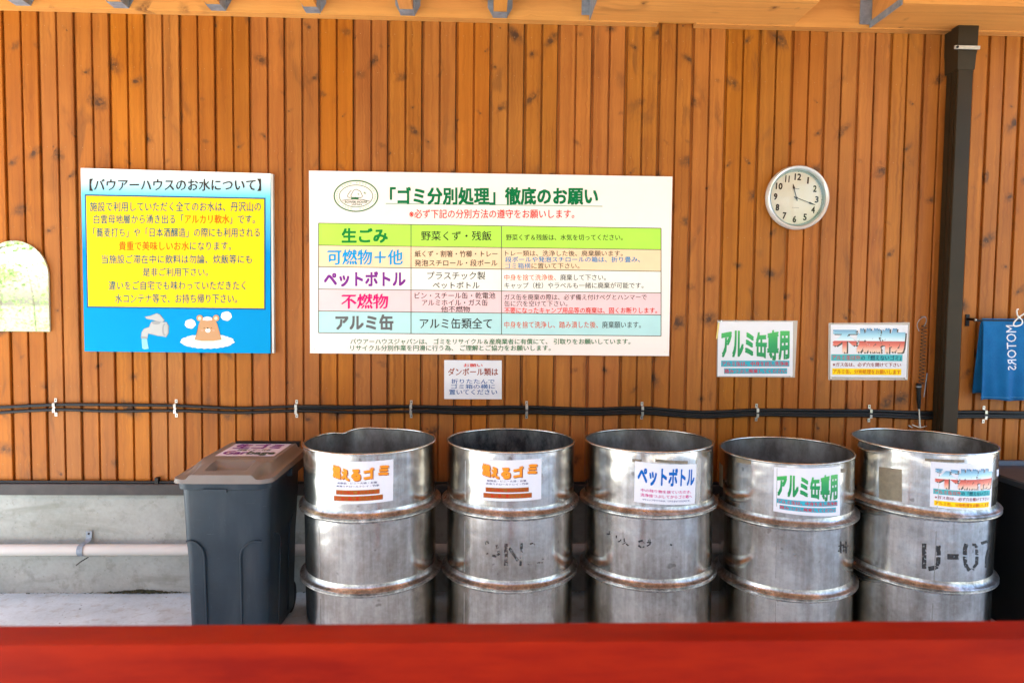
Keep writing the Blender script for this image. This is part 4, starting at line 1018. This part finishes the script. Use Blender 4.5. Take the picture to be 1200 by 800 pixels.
def loft(bm, secs, cap=True):
    rg = [[bm.verts.new((x, y+yo, z)) for x, y in rrect(w_, d_, r_)] for z, w_, d_, r_, yo in secs]
    n = len(rg[0])
    for i in range(len(rg)-1):
        for k in range(n): bm.faces.new((rg[i][k], rg[i][(k+1) % n], rg[i+1][(k+1) % n], rg[i+1][k]))
    if cap: bm.faces.new(rg[0]); bm.faces.new(rg[-1])
    return rg
bm = bmesh.new()
loft(bm, [(0.02, 0.312, 0.41, 0.035, 0.0), (0.04, 0.318, 0.42, 0.035, 0.0), (0.40, 0.332, 0.44, 0.035, 0.0), (0.47, 0.342, 0.45, 0.035, 0.0), (0.696, 0.352, 0.474, 0.035, 0.0), (0.700, 0.352, 0.474, 0.035, 0.0)])
obj('bin_body', bm, M_BIN, bn, smooth=40)
bm = bmesh.new()
loft(bm, [(0.694, 0.356, 0.505, 0.045, 0.0), (0.697, 0.374, 0.520, 0.05, 0.0), (0.729, 0.378, 0.526, 0.05, 0.0), (0.733, 0.374, 0.52, 0.05, 0.0)])
box(bm, -0.075, 0.02, -0.268, -0.255, 0.686, 0.701)
obj('bin_rim', bm, M_BIN, bn, smooth=40)
# moulded ribs: two arches on the front face, one on the side
def bf(x, z): k = z/0.676; return Vector((x, -(0.415+(0.474-0.415)*k)/2-0.001, z))
bm = bmesh.new()
for x0, x1 in ((-0.158, -0.088), (0.146, 0.060)):
    ln = [bf(x0, 0.475), bf((x0*2+x1)/3, 0.476), bf((x0+x1*2.2)/3.2, 0.462), bf(x1, 0.42), bf(x1*0.98, 0.30), bf(x1*0.95, 0.05)]
    tube(bm, smoothpts(ln, 5), 0.0042, 6)
obj('moulded_rib', bm, M_BIN, bn, smooth=60)
bm = bmesh.new()
for y0, y1 in ((-0.15, -0.06), (0.14, 0.08)):
    ln = [Vector((0.1585+0.017*z_/0.676, y_, z_)) for y_, z_ in ((y0, 0.475), (y0*0.6+y1*0.4, 0.472), (y1, 0.42), (y1, 0.2), (y1, 0.05))]
    tube(bm, smoothpts(ln, 5), 0.004, 6)
obj('moulded_rib', bm, M_BIN, bn, smooth=60)
# lid as a moulded height field
LW, LD = 0.396, 0.55
def sm(a, b, x): t = max(0, min(1, (x-a)/(b-a))); return t*t*(3-2*t)
def lidz(u, v):
    """u -1..1 across, v 0 front .. 1 back"""
    au = abs(u)
    plate = 0.027 + 0.018*sm(0.0, 0.30, v) + 0.004*v
    side = 0.008 + 0.014*v
    z = side + (plate-side)*(1-sm(0.74, 0.93, au))
    # front corners drop to a step, the middle keeps a raised tongue
    st = (1-sm(0.10, 0.30, v))*sm(0.60, 0.72, au if u < 0 else au)
    z -= st*(z-0.009)
    ridge = 0.005*(1-sm(0.02, 0.07, abs(au-0.80)))*sm(0.3, 0.4, v); z += ridge
    pk = sm(-0.44, -0.38, u)*(1-sm(0.34, 0.42, u))*sm(0.10, 0.13, v)*(1-sm(0.27, 0.345, v)); z -= 0.034*pk
    return z
bm = bmesh.new(); nu, nv = 64, 64
def lid_xy(i, j):
    u = -1+2*i/nu; v = j/nv; x = u*LW/2; y = -LD/2+v*LD
    # round the corners
    r_ = 0.05; ex, ey = LW/2-r_, LD/2-r_
    if abs(x) > ex and abs(y) > ey:
        qx, qy = (abs(x)-ex)/r_, (abs(y)-ey)/r_; m_ = max(qx, qy); l = math.hypot(qx, qy)
        if l > 0: qx, qy = qx/l*m_, qy/l*m_
        x = math.copysign(ex+qx*r_, x); y = math.copysign(ey+qy*r_, y)
    return x, y, u, v
G = [[None]*(nu+1) for _ in range(nv+1)]
ZL = 0.733
for j in range(nv+1):
    for i in range(nu+1):
        x, y, u, v = lid_xy(i, j); G[j][i] = bm.verts.new((x, y, ZL+lidz(u, v)))
for j in range(nv):
    for i in range(nu): bm.faces.new((G[j][i], G[j][i+1], G[j+1][i+1], G[j+1][i]))
per = [G[0][i] for i in range(nu+1)] + [G[j][nu] for j in range(1, nv+1)] + [G[nv][i] for i in range(nu-1, -1, -1)] + [G[j][0] for j in range(nv-1, 0, -1)]
lo1 = [bm.verts.new((v.co.x*1.012, v.co.y*1.01, ZL-0.008)) for v in per]; lo2 = [bm.verts.new((v.co.x*0.96, v.co.y*0.96, ZL-0.008)) for v in per]
for k in range(len(per)):
    q = (k+1) % len(per)
    bm.faces.new((per[k], lo1[k], lo1[q], per[q])); bm.faces.new((lo1[k], lo2[k], lo2[q], lo1[q]))
lid = obj('lid', bm, M_LID, bn, smooth=38)
bm = newbox(-0.13, 0.17, LD/2-0.03, LD/2-0.005, ZL+0.035, ZL+0.058); obj('hinge_bar', bm, M_BLACK, bn, bevel=0.004)
bm = newbox(0.17, 0.20, 0.02, LD/2, ZL-0.05, ZL-0.012); obj('side_handle', bm, M_BIN, bn, bevel=0.006)
for s in (-1, 1):
    bm = bmesh.new(); bmesh.ops.create_cone(bm, cap_ends=True, segments=24, radius1=0.07, radius2=0.07, depth=0.03, matrix=Matrix.Translation((s*0.14, 0.17, 0.071))@Matrix.Rotation(R(90), 4, 'Y'))
    obj('wheel', bm, M_BLACK, bn, smooth=40)
class LidMap:
    def pt(s, a, b, off=0.0):
        u = -0.62+1.30*a; v = 0.93-0.47*b; return Vector((u*LW/2, -LD/2+v*LD, ZL+lidz(max(-0.7, min(0.7, u)), v)+0.0015+off*1.5))
lmp = LidMap()
pg = grid(lid, lmp, (0, 0, 1, 1), plain('lavender_paper', srgb(215, 208, 224), 0.5, var=0.02, coat=0.4), 0, 6, 6, name='paper_sheet')
PU = ink(120, 50, 130)
lettering(pg, lmp, '生ゴミ', (0.08, 0.05, 0.92, 0.42), PU, None, 0.04, 1); lettering(pg, lmp, '調理くず・残飯', (0.22, 0.47, 0.80, 0.60), ink(70, 80, 70), None, 0.02, 1)
lettering(pg, lmp, 'Garbage', (0.06, 0.63, 0.95, 0.96), [PU, ink(75, 85, 75)], [(3, 0), (4, 1)], 0.03, 1)

# ---------------------------------------------------------------- black container at the right edge
zc = W(1190, 544, -0.2).z
bc = thing('storage_container', 'large black plastic container at the right edge beside the last drum', 'container', (2.72, -0.40, 0))
bm = bmesh.new(); loft(bm, [(0.002, 0.66, 0.52, 0.04, 0), (zc-0.03, 0.74, 0.58, 0.04, 0)]); obj('container_body', bm, M_BLACK, bc, smooth=40)
bm = bmesh.new()
for k in range(5): box(bm, -0.30+0.14*k, -0.28+0.14*k, -0.292, -0.262, 0.03, zc-0.06)
obj('moulded_rib', bm, M_BLACK, bc, bevel=0.003)
bm = bmesh.new(); loft(bm, [(zc-0.032, 0.76, 0.60, 0.05, 0), (zc-0.006, 0.78, 0.62, 0.05, 0), (zc, 0.77, 0.61, 0.05, 0), (zc, 0.72, 0.56, 0.05, 0), (zc-0.02, 0.70, 0.54, 0.05, 0)])
obj('container_lid', bm, plain('dark_grey_lid', (0.035, 0.034, 0.036, 1), 0.35, var=0.2), bc, smooth=30)

# ---------------------------------------------------------------- towel on a bar
def towel_mat():
    t = NT('blue_terry'); co = t.co(); n = t.noise(co, 420, 3, 0.7); n2 = t.noise(co, 9, 3)
    c = t.ramp(t.math('ADD', t.math('MULTIPLY', n, 0.7), t.math('MULTIPLY', n2, 0.3)), [(0.3, (0.005, 0.070, 0.21, 1)), (0.7, (0.014, 0.18, 0.43, 1))])
    t.P(Base_Color=c, Roughness=0.95); t.b.inputs['Sheen Weight'].default_value = 0.08; t.b.inputs['Specular IOR Level'].default_value = 0.1; t.bump(n, 0.8, 0.004); return t.m
M_TOWEL = towel_mat()
y_t = -0.055
tz = W(1150, 375.5, y_t).z; tx0 = W(1148.5, 420, y_t).x; tb = W(1170, 469, y_t).z
rb = thing('towel_bar', 'black towel bar fixed to the wall right of the downpipe', 'towel bar', (tx0, 0, tz))
bx0 = W(1141.5, 376, y_t).x-tx0
bm = bmesh.new(); tube(bm, [(bx0, y_t, 0), (0.62, y_t, 0)], 0.006, 10); obj('bar', bm, M_BLACK, rb, smooth=60)
for x in (bx0+0.004, 0.6):
    bm = bmesh.new(); tube(bm, [(x, -0.001, 0.006), (x, y_t-0.008, 0.004)], 0.007, 8); box(bm, x-0.012, x+0.008, -0.006, -0.001, -0.03, 0.03); obj('bracket', bm, M_BLACK, rb, smooth=40)
    bm = bmesh.new(); bmesh.ops.create_uvsphere(bm, u_segments=8, v_segments=6, radius=0.006, matrix=Matrix.Translation((x-0.004, y_t-0.008, 0.003))); obj('screw', bm, M_ZINC_LIGHT, rb)
tw = thing('towel', 'mid blue terry towel with mirrored white lettering hanging over the black bar', 'towel', (tx0, y_t, tz))
bm = bmesh.new(); TWW = 0.34; nx_, Ls = 44, tz-tb
def fold(s, side, x):
    # draping folds grow towards the hem
    return side*(0.008+0.012*s) + 0.010*s*math.sin(x*42+side*0.9+s*1.1) + 0.005*s*math.sin(x*83+1.3-s)
path = [(1, t/14) for t in range(14, 0, -1)] + [(0, 0)] + [(-1, t/20) for t in range(1, 21)]
rows_ = []
for side, s_ in path:
    row = []
    for i in range(nx_+1):
        x = TWW*i/nx_
        if side == 0: y, z = 0.0, 0.0085
        else:
            L2 = Ls*(0.93 if side == 1 else 1.0); y, z = fold(s_, side, x), 0.004-s_*L2 + (0.004*math.sin(x*30) if s_ > 0.95 else 0)
            y = y if side == 1 else min(y, -0.0075)
            if side == 1: y = min(y, 0.030)
        row.append(bm.verts.new((x - (0.010 if side == 1 else 0)*s_ + 0.004*s_*(1-i/nx_)*(1 if side < 0 else 0), y, z)))
    rows_.append(row)
for j in range(len(rows_)-1):
    for i in range(nx_): bm.faces.new((rows_[j][i], rows_[j][i+1], rows_[j+1][i+1], rows_[j+1][i]))
tc = obj('towel_cloth', bm, M_TOWEL, tw, smooth=80)
md = tc.modifiers.new('thickness', 'SOLIDIFY'); md.thickness = 0.0035; md.offset = 0
class TowMap:
    def pt(s, a, b, off=0.0):
        x = (W(a, b, y_t-0.015).x-tx0); z = W(a, b, y_t-0.015).z-tz; s_ = max(0, min(1, (0.004-z)/Ls))
        return Vector((x, min(fold(s_, -1, x), -0.0075)-0.0026-off, z))
lettering(tc, TowMap(), 'MOTORS', (1178.9, 381, 1191.4, 433.5), plain('white_thread', (0.62, 0.64, 0.68, 1), 0.8), None, 0.0, 1, rot90=True)
bm = bmesh.new(); hx = [Vector((TWW*i/30, min(fold(0.965, -1, TWW*i/30), -0.0075)-0.0022, 0.004-0.965*Ls)) for i in range(31)]
tube(bm, hx, 0.0012, 5); obj('hem', bm, plain('hem_blue', (0.08, 0.28, 0.5, 1), 0.9), tc)
cdx = lambda X, Y, d_=0.0: (W(1130+X/6.16, 360+Y/6.16, y_t-0.02)-Vector((0, d_, 0)))
bm = bmesh.new()
ctr = cdx(400, 90)
pts = [cdx(470, 10, 0.004), cdx(430, 40, 0.008), cdx(380, 75, 0.01), cdx(345, 110, 0.012), cdx(350, 135, 0.012), cdx(395, 125, 0.014), cdx(400, 95, 0.016), cdx(370, 60, 0.014), cdx(368, 20, 0.01), cdx(385, 14, 0.004)]
tube(bm, [p-ctr for p in smoothpts(pts, 6)], 0.0032, 8)
co_ = obj('cord', bm, plain('white_cord', (0.75, 0.72, 0.66, 1), 0.7)); co_.location = ctr
tag(co_, 'knotted white cord hanging over the top of the blue towel', 'cord')

# ---------------------------------------------------------------- puncturing tool on a coiled cord
def z5(X, Y): return (1055+X/5.34, 360+Y/5.34)
yk = -0.02
tk = thing('can_punch', 'black handled can punch hanging from a coiled wire above the last drum', 'tool', W(*z5(150, 60), yk))
inv = PM(tk).inverted()
q_ = lambda X, Y, d_=0.0: inv @ (W(*z5(X, Y), yk)+Vector((0, -d_, 0)))
bm = bmesh.new(); A_, B_ = q_(150, 110), q_(132, 475); n_ = 240
hel = []
for k in range(n_+1):
    t = k/n_; a = t*2*math.pi*17; hel.append(A_.lerp(B_, t)+Vector((0.0115*math.cos(a), 0.0115*math.sin(a), 0)))
tube(bm, hel, 0.0020, 5); obj('coil_cord', bm, plain('coil_wire', (0.03, 0.022, 0.018, 1), 0.4, metal=0.2), tk, smooth=80)
bm = bmesh.new(); tube(bm, smoothpts([q_(118, 150), q_(105, 110), q_(120, 75, 0.004), q_(150, 60, 0.006), q_(160, 85, 0.004), q_(148, 120)], 5), 0.0018, 6)
tube(bm, [q_(145, 60, -0.019), q_(145, 60, 0.008)], 0.003, 6); obj('hook', bm, M_ZINC, tk, smooth=60)
bm = bmesh.new(); tube(bm, [q_(116, 475), q_(116, 482), q_(116, 486), q_(116, 510), q_(116, 512), q_(117, 560), q_(117, 600), q_(117, 636)], [0.010, 0.0125, 0.0125, 0.0125, 0.0100, 0.0105, 0.0092, 0.0062], 14); obj('handle', bm, M_BLACK, tk, smooth=40)
bm = bmesh.new(); tube(bm, [q_(116, 492), q_(116, 499)], 0.0131, 14); obj('collar', bm, M_ZINC, tk, smooth=40)
bm = bmesh.new(); tube(bm, [q_(117, 630), q_(120, 700), q_(122, 752)], [0.0042, 0.0045, 0.0065], 8)
tube(bm, [q_(75, 735), q_(122, 752), q_(165, 742)], 0.0026, 6); tube(bm, [q_(50, 738), q_(75, 752)], 0.0022, 6); obj('punch_shaft', bm, M_ZINC_LIGHT, tk, smooth=60)
bm = bmesh.new(); tube(bm, [q_(160, 412, 0.01), q_(140, 560, 0.01)], 0.0022, 6); obj('spare_pin', bm, M_ZINC, tk)

# ---------------------------------------------------------------- what the mirror and the steel see: trees across the yard
def make_tree(x, y, h, cr, label, seed):
    rs = random.Random(seed)
    t = thing('broadleaf_tree', label, 'tree', (x, y, -0.03), group='trees across the yard behind the camera')
    bm = bmesh.new(); tube(bm, [(0, 0, 0), (0.1, 0.05, h*0.25), (0, 0.1, h*0.55), (0.1, 0, h*0.85)], [0.24, 0.18, 0.12, 0.04], 10)
    tips = []
    for k in range(9):
        a = rs.uniform(0, 6.28); z0 = h*rs.uniform(0.2, 0.6); L_ = cr*rs.uniform(0.6, 1.0)
        e = Vector((math.cos(a)*L_, math.sin(a)*L_, z0+h*rs.uniform(0.05, 0.3))); tips.append(e)
        tube(bm, [(0, 0.05, z0), Vector((0, 0.05, z0)).lerp(e, 0.5)+Vector((0, 0, 0.2)), e], [0.07, 0.05, 0.02], 6)
    obj('trunk', bm, M_BARK, t, smooth=60)
    verts, faces = [], []
    cl = [Vector((rs.gauss(0, cr*0.45), rs.gauss(0, cr*0.45), h*rs.uniform(0.12, 1.0))) for _ in range(46)] + tips
    for c_ in cl:
        rr = rs.uniform(0.35, 0.9)
        for _ in range(80):
            d = Vector((rs.gauss(0, 1), rs.gauss(0, 1), rs.gauss(0, 0.7))); p = c_+d*rr*0.55
            if p.z < 0.2: continue
            s_ = rs.uniform(0.05, 0.11); u = Vector((rs.gauss(0, 1), rs.gauss(0, 1), rs.gauss(0, 1))).normalized(); v = u.orthogonal().normalized()
            i = len(verts); verts += [p-u*s_, p+v*s_*0.5, p+u*s_, p-v*s_*0.5]; faces.append((i, i+1, i+2, i+3))
    me = bpy.data.meshes.new('crown'); me.from_pydata(verts, [], faces); link('crown', me, M_LEAF, t)
k = 0
for (x, y, h, cr, lb) in ((-17.6, -20, 6, 2.3, 'bushy tree seen in the arched mirror'), (-23.5, -28, 8, 3.0, 'taller tree behind the bushy one in the mirror'), (-12.0, -19, 5.5, 2.0, 'small leafy tree across the yard to the left'),
                          (11, -15, 7.5, 2.8, 'rightmost tree across the yard')):
    k += 1; make_tree(x, y, h, cr, lb, k)

# unseen low building, added behind the camera to darken what the drum fronts reflect
hb = thing('added_building', 'low dark timber building added behind the camera to darken the steel reflections', 'building', (0.4, -13.0, -0.03))
M_DW = plain('dark_timber', (0.09, 0.06, 0.04, 1), 0.7, var=0.3, scale=6)
obj('wall', newbox(-5.2, 5.2, -3.0, 0.0, 0.0, 3.1), M_DW, hb)
bm = bmesh.new(); v_ = [bm.verts.new(p) for p in ((-5.9, 0.8, 2.95), (5.9, 0.8, 2.95), (5.9, -1.5, 4.3), (-5.9, -1.5, 4.3), (5.9, -3.8, 2.95), (-5.9, -3.8, 2.95))]
bm.faces.new((v_[0], v_[1], v_[2], v_[3])); bm.faces.new((v_[3], v_[2], v_[4], v_[5])); bm.faces.new((v_[0], v_[3], v_[5])); bm.faces.new((v_[1], v_[4], v_[2])); bm.faces.new((v_[0], v_[5], v_[4], v_[1]))
obj('roof', bm, plain('grey_roof', (0.10, 0.10, 0.11, 1), 0.6), hb)
for x in (-3.6, -1.2, 2.4):
    f_ = obj('window', newbox(x-0.6, x+0.6, 0.001, 0.05, 1.0, 2.1), M_WHITE, hb)
    obj('pane', newbox(x-0.54, x+0.54, 0.051, 0.056, 1.06, 2.04), plain('dark_pane', (0.02, 0.025, 0.03, 1), 0.1), f_)
dr = obj('door', newbox(0.2, 1.1, 0.001, 0.05, 0.02, 2.05), plain('door_paint', (0.2, 0.12, 0.07, 1), 0.5), hb)
obj('handle', newbox(0.95, 1.02, 0.051, 0.09, 0.98, 1.02), M_ZINC, dr)

# loose tall hedge at the far edge of the grass, seen in the mirror
hg = thing('tall_hedge', 'loose pale green hedge seen across the grass in the arched mirror', 'hedge', (-19, -24, -0.03))
rs = random.Random(5); verts, faces = [], []
for c_ in range(260):
    cx_, cz_ = rs.uniform(-8, 8), abs(rs.gauss(0, 2.4)); cy_ = rs.uniform(-0.7, 0.7)
    if cz_ > 5.6: continue
    for _ in range(34):
        p = Vector((cx_+rs.gauss(0, 0.28), cy_+rs.gauss(0, 0.25), max(0.02, cz_+rs.gauss(0, 0.25)))); s_ = rs.uniform(0.04, 0.09)
        u = Vector((rs.gauss(0, 1), rs.gauss(0, 1), rs.gauss(0, 1))).normalized(); v = u.orthogonal().normalized()
        i = len(verts); verts += [p-u*s_, p+v*s_*0.5, p+u*s_, p-v*s_*0.5]; faces.append((i, i+1, i+2, i+3))
me = bpy.data.meshes.new('leaf_mass'); me.from_pydata(verts, [], faces); link('leaf_mass', me, M_LEAF, hg)['kind'] = 'stuff'
bm = bmesh.new()
for k in range(11):
    x = -7.8+k*1.5+rs.uniform(-0.2, 0.2); tube(bm, [(x, 0, 0), (x+rs.uniform(-0.3, 0.3), rs.uniform(-0.3, 0.3), 1.6), (x+rs.uniform(-0.7, 0.7), 0, rs.uniform(2.8, 4.5))], [0.03, 0.02, 0.008], 5)
obj('stems', bm, M_BARK, hg, kind='stuff')

# grit, leaf bits and cement crumbs on the floor along the wall
bm = bmesh.new(); rs = random.Random(9)
for k in range(420):
    p = Vector((rs.uniform(-2.6, 2.7), -abs(rs.gauss(0, 0.35))-0.005, 0.0005)); s_ = rs.uniform(0.0012, 0.0042)
    v4 = [bm.verts.new(p+Vector((rs.uniform(-1, 1)*s_*1.8, rs.uniform(-1, 1)*s_, rs.uniform(0, 1)*s_))) for _ in range(4)]
    for q in ((0, 1, 2), (0, 1, 3), (1, 2, 3), (0, 2, 3)): bm.faces.new([v4[j] for j in q])
o = obj('floor_grit', bm, plain('grit', (0.12, 0.10, 0.075, 1), 0.9, var=0.6, scale=3)); o['kind'] = 'stuff'
